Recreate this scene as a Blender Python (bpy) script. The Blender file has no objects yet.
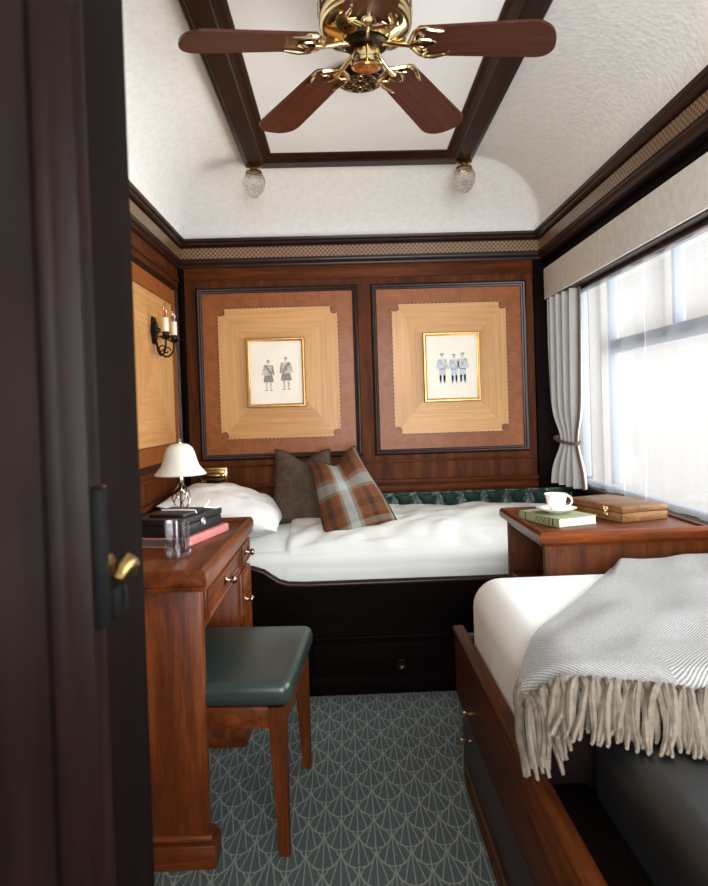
import bpy, bmesh, math, random
from mathutils import Vector, Matrix, noise
R = math.radians
PI = math.pi
SC = bpy.context.scene
COL = SC.collection
random.seed(7)

# ------------------------------------------------------------------ camera
cd = bpy.data.cameras.new('camera')
cam = bpy.data.objects.new('camera', cd)
COL.objects.link(cam)
SC.camera = cam
cd.sensor_fit = 'HORIZONTAL'
cd.sensor_width = 24.63
cd.lens = 24.0
cd.shift_x = -9 / 708
cd.shift_y = -20 / 708
cd.clip_start = 0.02
cam.matrix_world = (Matrix.Translation((0, 0, 1.155)) @ Matrix.Rotation(R(-1.5), 4, 'Z')
                    @ Matrix.Rotation(R(89.0), 4, 'X') @ Matrix.Rotation(R(-1.8), 4, 'Z'))
cd.dof.use_dof = True
cd.dof.focus_distance = 2.5
cd.dof.aperture_fstop = 5.6

# ------------------------------------------------------------------ light
SC.view_settings.view_transform = 'Standard'
SC.view_settings.look = 'None'
SC.view_settings.gamma = 1
SC.view_settings.use_curve_mapping = False
SC.view_settings.exposure = 0.68
w = bpy.data.worlds.new('daylight')
SC.world = w
w.use_nodes = True
bg = w.node_tree.nodes['Background']
bg.inputs[0].default_value = (1.0, 0.95, 0.885, 1)
bg.inputs[1].default_value = .31


def area(name, loc, rot, sx, sy, watts, color, tilt=(0, 0), spread=180):
    l = bpy.data.lights.new(name, 'AREA')
    l.shape = 'RECTANGLE'
    l.size = sx
    l.size_y = sy
    l.energy = watts
    l.color = color
    o = bpy.data.objects.new(name, l)
    COL.objects.link(o)
    o.location = loc
    o.rotation_euler = (rot[0] + R(tilt[1]), rot[1], rot[2])
    l.spread = R(spread)
    return o


# daylight outside the cabin window (sky from above, plus an added lamp tilted up to brighten the ceiling) and outside the corridor window behind the doorway
area('window_sky', (2.0, 1.8, 1.75), (R(90), 0, R(90)), 3.6, 1.1, 42, (0.93, 0.97, 1.0), (0, -12), 110)
area('window_uplight', (1.9, 1.8, .85), (R(90), 0, R(90)), 3.6, .9, 34, (0.98, 0.98, 0.97), (0, 18), 110)
area('corridor_daylight', (0.05, -1.6, 1.35), (R(90), 0, 0), 2.4, 1.6, 150, (0.95, 0.98, 1.0), (0, 12), 180)

SC.cycles.max_bounces = 12
SC.cycles.diffuse_bounces = 8
SC.cycles.transparent_max_bounces = 12
SC.cycles.use_denoising = True
SC.cycles.caustics_reflective = False
SC.cycles.caustics_refractive = False
SC.cycles.sample_clamp_indirect = 4


# ------------------------------------------------------------------ materials
def lin(r, g, b):
    def f(c):
        c /= 255
        return c / 12.92 if c <= .04045 else ((c + .055) / 1.055) ** 2.4
    return (f(r), f(g), f(b), 1)


class NT:
    """small helper around a material's node tree"""
    def __init__(s, name, rough=.5, metal=0, coat=0, spec=.5, color=None):
        s.m = bpy.data.materials.new(name)
        s.m.use_nodes = True
        s.t = s.m.node_tree
        s.b = s.t.nodes['Principled BSDF']
        s.b.inputs['Roughness'].default_value = rough
        s.b.inputs['Metallic'].default_value = metal
        s.b.inputs['Coat Weight'].default_value = coat
        s.b.inputs['Coat Roughness'].default_value = .12
        s.b.inputs['Specular IOR Level'].default_value = spec
        if color: s.b.inputs['Base Color'].default_value = color

    def n(s, typ, **k):
        nd = s.t.nodes.new(typ)
        for a, v in k.items(): setattr(nd, a, v)
        return nd

    def put(s, sock, v):
        if isinstance(v, bpy.types.NodeSocket): s.t.links.new(v, sock)
        else: sock.default_value = v

    def math(s, op, a, b=None, c=None):
        nd = s.n('ShaderNodeMath', operation=op)
        for i, v in enumerate((a, b, c)):
            if v is not None: s.put(nd.inputs[i], v)
        return nd.outputs[0]

    def coord(s, which='Object', scale=(1, 1, 1), rot=(0, 0, 0)):
        tc = s.n('ShaderNodeTexCoord')
        mp = s.n('ShaderNodeMapping')
        mp.inputs['Scale'].default_value = scale
        mp.inputs['Rotation'].default_value = rot
        s.t.links.new(tc.outputs[which], mp.inputs[0])
        return mp.outputs[0]

    def noise(s, vec, scale, detail=4, rough=.55, dist=0):
        nd = s.n('ShaderNodeTexNoise')
        s.put(nd.inputs['Vector'], vec)
        nd.inputs['Scale'].default_value = scale
        nd.inputs['Detail'].default_value = detail
        nd.inputs['Roughness'].default_value = rough
        nd.inputs['Distortion'].default_value = dist
        return nd.outputs[0]

    def ramp(s, fac, stops, interp='LINEAR'):
        nd = s.n('ShaderNodeValToRGB')
        s.put(nd.inputs[0], fac)
        cr = nd.color_ramp
        cr.interpolation = interp
        while len(cr.elements) < len(stops): cr.elements.new(1)
        for e, (p, c) in zip(cr.elements, stops):
            e.position = p
            e.color = c
        return nd.outputs[0]

    def mix(s, fac, a, b, mode='MIX'):
        nd = s.n('ShaderNodeMix', data_type='RGBA', blend_type=mode)
        s.put(nd.inputs[0], fac)
        s.put(nd.inputs[6], a)
        s.put(nd.inputs[7], b)
        return nd.outputs[2]

    def sep(s, vec):
        nd = s.n('ShaderNodeSeparateXYZ')
        s.put(nd.inputs[0], vec)
        return nd.outputs

    def bump(s, h, strength=.3, dist=.002):
        nd = s.n('ShaderNodeBump')
        nd.inputs['Strength'].default_value = strength
        nd.inputs['Distance'].default_value = dist
        s.put(nd.inputs['Height'], h)
        s.t.links.new(nd.outputs[0], s.b.inputs['Normal'])

    def base(s, c): s.put(s.b.inputs['Base Color'], c)


def wood(name, dark, mid, light, rough=.38, coat=.07, scale=(3, 3, .35), fine=60, which='Object', dist=.8, spec=.2):
    t = NT(name, rough=rough, coat=coat, spec=spec)
    v = t.coord(which, scale)
    a = t.noise(v, 7, 5, .6, dist)
    b = t.noise(t.coord(which, tuple(x * 1.0 for x in scale)), fine, 3, .6)
    f = t.math('ADD', t.math('MULTIPLY', a, .7), t.math('MULTIPLY', b, .3))
    if which == 'UV': f = t.math('ADD', f, t.math('MULTIPLY', t.math('SUBTRACT', t.noise(t.coord('UV', (1, .25, 1)), .6, 1), .5), .6))
    t.base(t.ramp(f, [(.3, dark), (.5, mid), (.7, light)]))
    return t.m


M = {}
# grain along z, along x and along y
for ax, sc in (('', (3, 3, .3)), ('_x', (.3, 3, 3)), ('_y', (3, .3, 3))):
    M['mahogany' + ax] = wood('polished mahogany' + ax, lin(50, 21, 5), lin(92, 42, 13), lin(128, 64, 23), scale=sc)
    M['dark' + ax] = wood('dark mahogany' + ax, lin(20, 8, 4), lin(36, 16, 8), lin(52, 25, 12), rough=.36, coat=.06, spec=.22, scale=sc)
    M['deep' + ax] = wood('deep brown timber' + ax, lin(6, 3, 2), lin(11, 5, 4), lin(18, 9, 6), rough=.6, coat=.0, spec=.03, scale=sc)
for ax, sc in (('', (3, 3, .3)), ('_x', (.3, 3, 3)), ('_y', (3, .3, 3))):
    M['panelwood' + ax] = wood('satin panelling mahogany' + ax, lin(44, 19, 6), lin(78, 37, 12), lin(108, 56, 21), rough=.5, coat=.0, spec=.09, scale=sc)
M['door_dark'] = wood('dark polished door', lin(10, 5, 3), lin(20, 9, 6), lin(32, 16, 10), rough=.42, coat=0, spec=.1, scale=(3, 3, .3))
M['walnut'] = wood('walnut veneer', lin(116, 62, 27), lin(136, 76, 34), lin(152, 88, 42), rough=.42, coat=.05, spec=.25, scale=(3, 3, .3), which='UV')
M['honey'] = wood('honey veneer', lin(178, 126, 72), lin(196, 145, 90), lin(210, 162, 106), rough=.42, coat=.05, spec=.3, scale=(.35, 9, 1), fine=30, which='UV', dist=.1)
M['blade'] = wood('fan blade veneer', lin(48, 22, 14), lin(68, 31, 19), lin(88, 43, 27), rough=.35, scale=(1, 12, 1), which='UV')
M['boxwood'] = wood('weathered box wood', lin(70, 44, 24), lin(112, 76, 44), lin(146, 106, 68), rough=.5, coat=.1, scale=(.4, 5, 6))


def plain(key, name, c, rough=.5, metal=0, coat=0, spec=.5, nscale=0, namt=.1, bump=0, bscale=200, bdist=.001):
    t = NT(name, rough, metal, coat, spec, c)
    if nscale:
        f = t.noise(t.coord(), nscale, 3)
        lo = tuple(x * (1 - namt) for x in c[:3]) + (1,)
        hi = tuple(min(1, x * (1 + namt)) for x in c[:3]) + (1,)
        t.base(t.ramp(f, [(.3, lo), (.7, hi)]))
    if bump: t.bump(t.noise(t.coord(), bscale, 3), bump, bdist)
    M[key] = t.m
    return t


plain('linen', 'white cotton', lin(214, 216, 212), .8, nscale=6, namt=.02, bump=.15, bscale=500)
plain('litsheet', 'white cotton lightened as lit', lin(240, 242, 238), .8, nscale=6, namt=.02, bump=.15, bscale=400)  # linen made paler, painting in the light on the near mattress
plain('pillowcase', 'white pillow cotton', lin(222, 222, 219), .8, nscale=6, namt=.02, bump=.15, bscale=400)
plain('leather', 'green leather', lin(26, 50, 41), .33, spec=.5, nscale=20, namt=.15, bump=.25, bscale=350)
plain('stoolleather', 'dark green leather', lin(40, 52, 48), .33, spec=.5, nscale=20, namt=.12, bump=.25, bscale=350)
plain('blackleather', 'black leather', lin(26, 27, 27), .38, spec=.5, nscale=15, namt=.2, bump=.25, bscale=300)
plain('brass', 'polished brass', lin(226, 204, 156), .12, 1, nscale=8, namt=.05)
plain('oldbrass', 'aged brass', lin(150, 122, 78), .3, 1, nscale=30, namt=.2)
plain('nickel', 'brushed nickel', lin(190, 180, 165), .22, 1, nscale=30, namt=.1)
plain('bronze', 'dark bronze', lin(40, 34, 28), .35, .8, nscale=60, namt=.3)
plain('gilt', 'gilt frame', lin(176, 136, 82), .3, .8, nscale=40, namt=.2)
plain('paper', 'aged paper', lin(240, 232, 216), .8, nscale=10, namt=.03)
plain('darkiron', 'blackened iron', lin(15, 14, 14), .5, nscale=40, namt=.2, spec=.04)
plain('greypaper', 'grey page block', lin(92, 84, 80), .8, nscale=10, namt=.05)
plain('inkgrey', 'pencil grey', lin(192, 187, 178), .9, nscale=150, namt=.5)
plain('inkdark', 'pencil dark', lin(142, 136, 128), .9, nscale=150, namt=.4)
plain('inkblue', 'faded blue wash', lin(192, 202, 212), .9, nscale=90, namt=.2)
plain('inlay', 'ebony inlay', lin(34, 20, 12), .4, nscale=50, namt=.2)
plain('candle', 'cream candle tube', lin(236, 224, 198), .6, nscale=20, namt=.03)
plain('brownfabric', 'brown wool', lin(72, 56, 42), .95, nscale=40, namt=.3, bump=.5, bscale=300)
plain('piping', 'brown piping', lin(48, 34, 24), .9, nscale=60, namt=.2)
plain('porcelain', 'white porcelain', lin(240, 236, 228), .15, spec=.6, nscale=5, namt=.01)
plain('greencloth', 'sage book cloth', lin(138, 142, 108), .75, nscale=60, namt=.1)
plain('pinkcloth', 'pink book cloth', lin(196, 122, 116), .7, nscale=60, namt=.1)
plain('blackcloth', 'black case', lin(17, 17, 19), .5, nscale=40, namt=.2)
plain('silver', 'silver clasp', lin(220, 220, 220), .25, .9, nscale=40, namt=.1)
plain('ribbon', 'white ribbon', lin(228, 222, 212), .7, nscale=40, namt=.05)
plain('curtain', 'grey curtain cloth', lin(180, 179, 176), .9, nscale=12, namt=.06, bump=.2, bscale=350)
plain('pelmet', 'grey pelmet cloth', lin(216, 213, 205), .9, nscale=30, namt=.08, bump=.3, bscale=260)
plain('braid', 'brown braid', lin(88, 66, 52), .9, nscale=200, namt=.5, bump=.6, bscale=250)
plain('frameblue', 'painted window bar', lin(108, 122, 142), .5, nscale=5, namt=.03)
plain('winframe', 'dark window frame', lin(70, 60, 52), .4, nscale=20, namt=.1)
plain('yarn', 'wool fringe', lin(112, 101, 88), .95, nscale=60, namt=.25, bump=.5, bscale=300)
plain('vent', 'dark vent metal', lin(38, 28, 20), .35, .8, nscale=40, namt=.2)
plain('copper', 'copper cap', lin(200, 130, 66), .25, .9, nscale=20, namt=.1)
plain('silk', 'opal glass', lin(236, 230, 216), .35, nscale=12, namt=.05)
M['silk'].node_tree.nodes['Principled BSDF'].inputs['Subsurface Weight'].default_value = .15

# clear glass (solid items)
t = NT('clear glass', .02, color=(1, 1, 1, 1)); t.b.inputs['Transmission Weight'].default_value = 1
t.b.inputs['IOR'].default_value = 1.45; M['glass'] = t.m
t = NT('water', .0, color=(.97, .99, 1, 1)); t.b.inputs['Transmission Weight'].default_value = 1
t.b.inputs['IOR'].default_value = 1.33; M['water'] = t.m
# cut crystal: facets by bump
t = NT('cut crystal', .05, color=(1, .98, .95, 1)); t.b.inputs['Transmission Weight'].default_value = 1
t.b.inputs['IOR'].default_value = 1.3
tr = t.n('ShaderNodeBsdfTransparent')
mx = t.n('ShaderNodeMixShader'); mx.inputs[0].default_value = .2
t.t.links.new(t.b.outputs[0], mx.inputs[1]); t.t.links.new(tr.outputs[0], mx.inputs[2])
t.t.links.new(mx.outputs[0], t.t.nodes['Material Output'].inputs[0])
M['crystal'] = t.m


def thin_glass(name, tint, amount):
    t = NT(name)
    tr = t.n('ShaderNodeBsdfTransparent'); tr.inputs[0].default_value = tint
    gl = t.n('ShaderNodeBsdfGlossy'); gl.inputs['Roughness'].default_value = .02
    mx = t.n('ShaderNodeMixShader'); mx.inputs[0].default_value = amount
    t.t.links.new(tr.outputs[0], mx.inputs[1]); t.t.links.new(gl.outputs[0], mx.inputs[2])
    t.t.links.new(mx.outputs[0], t.t.nodes['Material Output'].inputs[0])
    return t.m


M['glass'] = thin_glass('clear tumbler glass', (.95, .96, .97, 1), .2)
M['water'] = thin_glass('still water', (.94, .95, .96, 1), .07)
M['pane'] = thin_glass('window pane', (1, 1, 1, 1), .06)
M['bulb'] = thin_glass('bulb glass', (1, .86, .68, 1), .12)

# sheer net curtain: woven threads (diffuse + translucent) with open gaps between
t = NT('sheer voile')
tl = t.n('ShaderNodeBsdfTranslucent'); tl.inputs[0].default_value = (.93, .93, .94, 1)
df = t.n('ShaderNodeBsdfDiffuse'); df.inputs[0].default_value = (.92, .92, .92, 1)
tr = t.n('ShaderNodeBsdfTransparent')
m1 = t.n('ShaderNodeMixShader'); m1.inputs[0].default_value = .35
t.t.links.new(tl.outputs[0], m1.inputs[1]); t.t.links.new(df.outputs[0], m1.inputs[2])
m2 = t.n('ShaderNodeMixShader')
f = t.noise(t.coord('Object', (1, 1, 1)), 300, 2)
t.put(m2.inputs[0], t.math('MULTIPLY_ADD', f, .24, .72))
t.t.links.new(m1.outputs[0], m2.inputs[1]); t.t.links.new(tr.outputs[0], m2.inputs[2])
t.t.links.new(m2.outputs[0], t.t.nodes['Material Output'].inputs[0])
M['sheer'] = t.m

# embossed wallpaper of the vault
t = NT('embossed ceiling paper', .75, color=lin(240, 239, 235))
vo = t.n('ShaderNodeTexVoronoi'); vo.inputs['Scale'].default_value = 55
t.put(vo.inputs['Vector'], t.coord())
h = t.math('ADD', vo.outputs['Distance'], t.noise(t.coord(), 90, 3))
t.base(t.ramp(t.noise(t.coord(), 40, 3), [(.3, lin(237, 235, 229)), (.7, lin(246, 245, 240))]))
t.bump(h, .3, .003)
M['ceilpaper'] = t.m
plain('ceilpanel', 'smooth ceiling panel', lin(244, 243, 239), .7, nscale=6, namt=.02)
plain('plaster', 'corridor lining', lin(90, 60, 42), .6, nscale=6, namt=.1)

# scalloped carpet
t = NT('scallop carpet', .95, spec=.2)
o = t.sep(t.coord('Object', (1 / .092, 1 / .15, 1)))
u, v = o[0], o[1]
d = .5
j = t.math('CEIL', t.math('DIVIDE', v, d))
lv = t.math('SUBTRACT', v, t.math('MULTIPLY', j, d))
uu = t.math('ADD', u, t.math('MULTIPLY', t.math('FLOORED_MODULO', j, 2), .5))
lu = t.math('SUBTRACT', uu, t.math('ROUND', uu))
r = t.math('SQRT', t.math('ADD', t.math('MULTIPLY', lu, lu), t.math('MULTIPLY', lv, lv)))
inside = t.math('LESS_THAN', r, .5)
qx_out = t.math('SUBTRACT', t.math('ABSOLUTE', lu), .5)
qx = t.math('ADD', t.math('MULTIPLY', inside, lu), t.math('MULTIPLY', t.math('SUBTRACT', 1, inside), qx_out))
qy = t.math('SUBTRACT', lv, t.math('MULTIPLY', inside, d))
rad = t.math('SQRT', t.math('ADD', t.math('MULTIPLY', qx, qx), t.math('MULTIPLY', qy, qy)))
ang = t.math('ARCTAN2', qx, t.math('MULTIPLY', qy, -1))
step = .30
ph = t.math('DIVIDE', ang, step)
fr = t.math('ABSOLUTE', t.math('SUBTRACT', ph, t.math('ROUND', ph)))
rib = t.math('MULTIPLY', t.math('MULTIPLY', fr, step), rad)
wob = t.math('MULTIPLY', t.noise(t.coord(), 260, 2), .05)
ribm = t.math('LESS_THAN', t.math('ADD', rib, wob), .042)
edge = t.math('LESS_THAN', t.math('ADD', t.math('ABSOLUTE', t.math('SUBTRACT', r, .5)), wob), .046)
mask = t.math('MAXIMUM', t.math('MULTIPLY', ribm, .9), edge)
sp = t.noise(t.coord(), 420, 2)
ground = t.ramp(sp, [(.35, lin(38, 52, 57)), (.5, lin(70, 84, 86)), (.64, lin(126, 134, 128))])
lines = t.ramp(sp, [(.3, lin(108, 114, 110)), (.7, lin(168, 168, 157))])
t.base(t.mix(mask, ground, lines))
t.bump(sp, .6, .004)
M['carpet'] = t.m

# lattice band of the cornice (UV: u in metres along, v across)
t = NT('lattice band', .4, coat=.2)
o = t.sep(t.coord('UV', (1, 1, 1)))
a = t.math('PINGPONG', t.math('ADD', t.math('MULTIPLY', o[0], 45), t.math('MULTIPLY', o[1], 7)), .5)
b = t.math('PINGPONG', t.math('SUBTRACT', t.math('MULTIPLY', o[0], 45), t.math('MULTIPLY', o[1], 7)), .5)
mk = t.math('MAXIMUM', t.math('LESS_THAN', a, .16), t.math('LESS_THAN', b, .16))
t.base(t.mix(mk, lin(52, 30, 18), lin(142, 104, 64)))
t.bump(mk, .6, .003)
M['lattice'] = t.m

# tartan cushion (UV)
t = NT('tartan wool', .95, spec=.15)
o = t.sep(t.coord('UV'))
rust, dk, grey, pale, org = lin(98, 60, 38), lin(60, 42, 32), lin(124, 119, 106), lin(156, 164, 160), lin(112, 72, 46)
sett = [(0, rust), (.09, dk), (.17, rust), (.28, org), (.31, grey), (.35, pale), (.47, grey), (.52, org), (.55, rust), (.68, dk), (.76, rust), (.90, grey), (.96, dk)]
ca = t.ramp(t.math('FRACT', t.math('MULTIPLY_ADD', o[0], .95, .0)), sett, 'CONSTANT')
cb = t.ramp(t.math('FRACT', t.math('MULTIPLY_ADD', o[1], .95, .86)), sett, 'CONSTANT')
tw = t.math('PINGPONG', t.math('MULTIPLY', t.math('ADD', o[0], o[1]), 70), .5)
t.base(t.mix(t.math('MULTIPLY_ADD', tw, .5, .25), ca, cb))
t.bump(t.noise(t.coord(), 300, 3), .5, .002)
M['tartan'] = t.m

# herringbone throw (UV in metres)
t = NT('herringbone wool', .95, spec=.1)
o = t.sep(t.coord('UV'))
zig = t.math('PINGPONG', o[0], .25)
st = t.math('PINGPONG', t.math('MULTIPLY', t.math('ADD', o[1], zig), 112), .5)
nz = t.noise(t.coord(), 240, 3)
stn = t.math('ADD', st, t.math('MULTIPLY', t.math('SUBTRACT', nz, .5), .5))
t.base(t.ramp(stn, [(.06, lin(126, 125, 124)), (.26, lin(162, 161, 159)), (.45, lin(184, 184, 182))]))
t.bump(t.math('ADD', st, nz), .6, .004)
M['herringbone'] = t.m


# ------------------------------------------------------------------ mesh builder
class MB:
    def __init__(s): s.v, s.f, s.uv = [], [], {}

    def add(s, verts, faces, uvs=None):
        n = len(s.v)
        s.v += [Vector(p) for p in verts]
        for i, fc in enumerate(faces):
            if uvs: s.uv[len(s.f)] = [uvs[k] for k in fc]
            s.f.append([n + k for k in fc])
        return s

    def face(s, pts, uvs=None):
        n = len(s.v)
        s.v += [Vector(p) for p in pts]
        if uvs: s.uv[len(s.f)] = uvs
        s.f.append(list(range(n, n + len(pts))))

    def rbox(s, a, b, r=.003, seg=2, mat=None):
        bm = bmesh.new()
        bmesh.ops.create_cube(bm, size=1)
        c = [(x + y) / 2 for x, y in zip(a, b)]
        d = [abs(y - x) for x, y in zip(a, b)]
        for q in bm.verts: q.co = Vector((q.co.x * d[0], q.co.y * d[1], q.co.z * d[2]))
        if r > 0:
            r = min(r, min(d) * .49)
            bmesh.ops.bevel(bm, geom=list(bm.edges), offset=r, segments=seg, profile=.5, affect='EDGES')
        T = Matrix.Translation(c)
        if mat is not None: T = mat @ T
        bm.verts.index_update()
        s.add([T @ q.co for q in bm.verts], [[q.index for q in fc.verts] for fc in bm.faces])
        bm.free()
        return s

    def lathe(s, prof, loc=(0, 0, 0), seg=24, mat=None, flute=0, nfl=0):
        """profile of (radius, height); closed by caps where radius is 0"""
        T = Matrix.Translation(loc) if mat is None else Matrix.Translation(loc) @ mat
        vs, fs = [], []
        rings = []
        for (r, z) in prof:
            if r < 1e-6:
                rings.append([len(vs)]); vs.append(T @ Vector((0, 0, z)))
            else:
                ring = []
                for k in range(seg):
                    a = 2 * PI * k / seg
                    rr = r * (1 + (flute * math.cos(nfl * a) if nfl else 0))
                    ring.append(len(vs)); vs.append(T @ Vector((rr * math.cos(a), rr * math.sin(a), z)))
                rings.append(ring)
        for A, B in zip(rings, rings[1:]):
            for k in range(seg):
                k2 = (k + 1) % seg
                if len(A) == 1 and len(B) == 1: continue
                if len(A) == 1: fs.append([A[0], B[k2], B[k]])
                elif len(B) == 1: fs.append([A[k], A[k2], B[0]])
                else: fs.append([A[k], A[k2], B[k2], B[k]])
        return s.add(vs, fs)

    def tube(s, pts, rad, seg=8, closed=False):
        pts = [Vector(p) for p in pts]
        n = len(pts)
        rads = rad if isinstance(rad, (list, tuple)) else [rad] * n
        vs, fs = [], []
        up = None
        for i, p in enumerate(pts):
            if closed: tg = pts[(i + 1) % n] - pts[i - 1]
            else: tg = pts[min(i + 1, n - 1)] - pts[max(i - 1, 0)]
            tg.normalize()
            if up is None:
                up = Vector((0, 0, 1)) if abs(tg.z) < .9 else Vector((1, 0, 0))
            a = (up - tg * up.dot(tg))
            if a.length < 1e-5: a = tg.orthogonal()
            a.normalize(); up = a
            b = tg.cross(a)
            for k in range(seg):
                t = 2 * PI * k / seg
                vs.append(p + (a * math.cos(t) + b * math.sin(t)) * rads[i])
        m = n if closed else n - 1
        for i in range(m):
            for k in range(seg):
                k2 = (k + 1) % seg
                i2 = (i + 1) % n
                fs.append([i * seg + k, i * seg + k2, i2 * seg + k2, i2 * seg + k])
        if not closed:
            fs.append(list(range(seg))[::-1])
            fs.append([(n - 1) * seg + k for k in range(seg)])
        return s.add(vs, fs)

    def prism(s, poly, fn, d0, d1):
        """poly (list of 2d), fn(a, b, d) -> 3d"""
        n = len(poly)
        vs = [fn(a, b, d0) for a, b in poly] + [fn(a, b, d1) for a, b in poly]
        fs = [list(range(n))[::-1], list(range(n, 2 * n))]
        for k in range(n): fs.append([k, (k + 1) % n, n + (k + 1) % n, n + k])
        return s.add(vs, fs)

    def grid(s, nu, nv, fn, uvfn=None, thick=0):
        P = [[Vector(fn(i / nu, k / nv)) for i in range(nu + 1)] for k in range(nv + 1)]
        W = nu + 1
        vs = [p for row in P for p in row]
        uvs = [uvfn(i / nu, k / nv) for k in range(nv + 1) for i in range(nu + 1)] if uvfn else None
        fs = [[k * W + i, k * W + i + 1, (k + 1) * W + i + 1, (k + 1) * W + i] for k in range(nv) for i in range(nu)]
        if thick:
            N = []
            for k in range(nv + 1):
                for i in range(nu + 1):
                    a = P[k][min(i + 1, nu)] - P[k][max(i - 1, 0)]
                    b = P[min(k + 1, nv)][i] - P[max(k - 1, 0)][i]
                    c = a.cross(b)
                    N.append(c.normalized() if c.length > 1e-9 else Vector((0, 0, 1)))
            n = len(vs)
            vs = vs + [v - N[i] * thick for i, v in enumerate(vs)]
            if uvs: uvs = uvs + uvs
            fs = fs + [[q + n for q in f][::-1] for f in fs]
            bd = [k for k in range(W)] + [k * W + nu for k in range(1, nv + 1)] + [nv * W + i for i in range(nu - 1, -1, -1)] + [k * W for k in range(nv - 1, 0, -1)]
            for a, b in zip(bd, bd[1:] + bd[:1]): fs.append([b, a, a + n, b + n])
        return s.add(vs, fs, uvs)

    def sweep(s, loop, normal, prof, closed=True, cap=True):
        """mitred moulding round a rectangle: loop of corners, prof of (inset towards the inside, height along normal)"""
        L = [Vector(p) for p in loop]
        n = len(L)
        N = Vector(normal)
        vs, uvs = [], []
        run = 0
        rows = []
        cnt = n + 1 if closed else n
        for c in range(cnt):
            i = c % n
            if c > 0: run += (L[i] - L[(c - 1) % n]).length
            dp = (L[i] - L[i - 1]).normalized() if (closed or i > 0) else None
            dn = (L[(i + 1) % n] - L[i]).normalized() if (closed or i < n - 1) else None
            ip = N.cross(dp) if dp is not None else None
            inn = N.cross(dn) if dn is not None else None
            if ip is None: off = inn
            elif inn is None: off = ip
            else:
                off = ip + inn
                off = off / max(off.dot(ip), 1e-6)
            rows.append((i, off, run))
        m = len(prof)
        for (i, off, run) in rows:
            for q, (ins, hh) in enumerate(prof):
                vs.append(L[i] + off * ins + N * hh)
                uvs.append((run, q / (m - 1)))
        fs = []
        for c in range(cnt - 1):
            for q in range(m - 1):
                fs.append([c * m + q, (c + 1) * m + q, (c + 1) * m + q + 1, c * m + q + 1])
        if not closed and cap:
            fs.append(list(range(m)))
            fs.append([(cnt - 1) * m + q for q in range(m)][::-1])
        return s.add(vs, fs, uvs)

    def build(s, name, mat, parent=None, smooth=True, angle=40, origin=None, label=None):
        me = bpy.data.meshes.new(name)
        O = Vector(origin) if origin is not None else (world_origin(parent) if parent is not None else Vector((0, 0, 0)))
        me.from_pydata([v - O for v in s.v], [], s.f)
        if s.uv:
            ul = me.uv_layers.new(name='UVMap')
            for p in me.polygons:
                uv = s.uv.get(p.index)
                if uv:
                    for li, c in zip(p.loop_indices, uv): ul.data[li].uv = c
        me.materials.append(M[mat] if isinstance(mat, str) else mat)
        bm = bmesh.new(); bm.from_mesh(me)
        bmesh.ops.remove_doubles(bm, verts=bm.verts, dist=1e-5)
        bmesh.ops.recalc_face_normals(bm, faces=bm.faces)
        bm.to_mesh(me); bm.free()
        if smooth:
            me.shade_smooth()
            me.set_sharp_from_angle(angle=R(angle))
        o = bpy.data.objects.new(name, me)
        COL.objects.link(o)
        if parent is not None:
            o.parent = parent
            ORG[o.name] = O
        else:
            o.location = O
            ORG[o.name] = O
        if label: o['label'] = label
        return o


ORG = {}


def world_origin(o): return ORG[o.name]


def thing(name, label, cat, loc, group=None):
    o = bpy.data.objects.new(name, None)
    COL.objects.link(o)
    o.empty_display_size = .05
    o.location = loc
    ORG[o.name] = Vector(loc)
    o['label'] = label
    o['category'] = cat
    if group: o['group'] = group
    return o


def tag(o, label, cat, group=None, kind=None):
    o['label'] = label
    o['category'] = cat
    if group: o['group'] = group
    if kind: o['kind'] = kind
    return o


def struct(o, label=None, cat=None):
    o['kind'] = 'structure'
    if label: o['label'] = label
    if cat: o['category'] = cat
    return o


def copy_tree(o, parent=None, delta=Vector((0, 0, 0))):
    c = o.copy()
    COL.objects.link(c)
    if parent is not None: c.parent = parent
    ORG[c.name] = ORG[o.name] + delta
    for ch in [x for x in COL.objects if x.parent == o]: copy_tree(ch, c, delta)
    return c


def box(a, b, r=.003, seg=2, mat=None): return MB().rbox(a, b, r, seg, mat)


def fbm(x, y, z=0, s=1): return noise.noise(Vector((x * s, y * s, z)))


def lerp(a, b, t): return a + (b - a) * t


def sstep(a, b, x):
    t = max(0, min(1, (x - a) / (b - a)))
    return t * t * (3 - 2 * t)


# ------------------------------------------------------------------ room shell
XL, XR, YB, YF = -.82, 1.17, 3.53, -.06
ZC = 2.035

fl = box((-1.0, -1.0, -.05), (1.4, YB + .05, 0), 0).build('floor', 'carpet', smooth=False)
struct(fl, 'dark teal grey carpet with pale shell scallop pattern', 'floor')

wb = box((XL - .05, YB, 0), (XR + .1, YB + .05, ZC + .3), 0).build('wall_back', 'panelwood', smooth=False)
struct(wb, 'mahogany panelled end wall behind the far bed', 'wall')
wl = box((XL - .05, YF, 0), (XL, YB, ZC + .3), 0).build('wall_left', 'panelwood', smooth=False)
struct(wl, 'mahogany panelled wall beside the writing desk', 'wall')

# right wall round the window opening
WY0, WY1, WZ0, WZ1 = .30, 3.44, .765, 1.80
m = MB()
m.rbox((XR, YF, 0), (XR + .07, YB, WZ0), 0)
m.rbox((XR, YF, WZ1), (XR + .07, YB, ZC + .3), 0)
m.rbox((XR, WY1, WZ0), (XR + .07, YB, WZ1), 0)
m.rbox((XR, YF, WZ0), (XR + .07, WY0, WZ1), 0)
struct(m.build('wall_right', 'dark_y', smooth=False), 'dark wood window wall', 'wall')

# front wall left of the doorway; lintel and right side omitted to admit light
m = MB()
m.rbox((XL, YF - .05, 0), (-.26, YF, ZC + .3), 0)
struct(m.build('wall_front', 'dark', smooth=False), 'dark wood wall left of the open doorway', 'wall')

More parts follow.
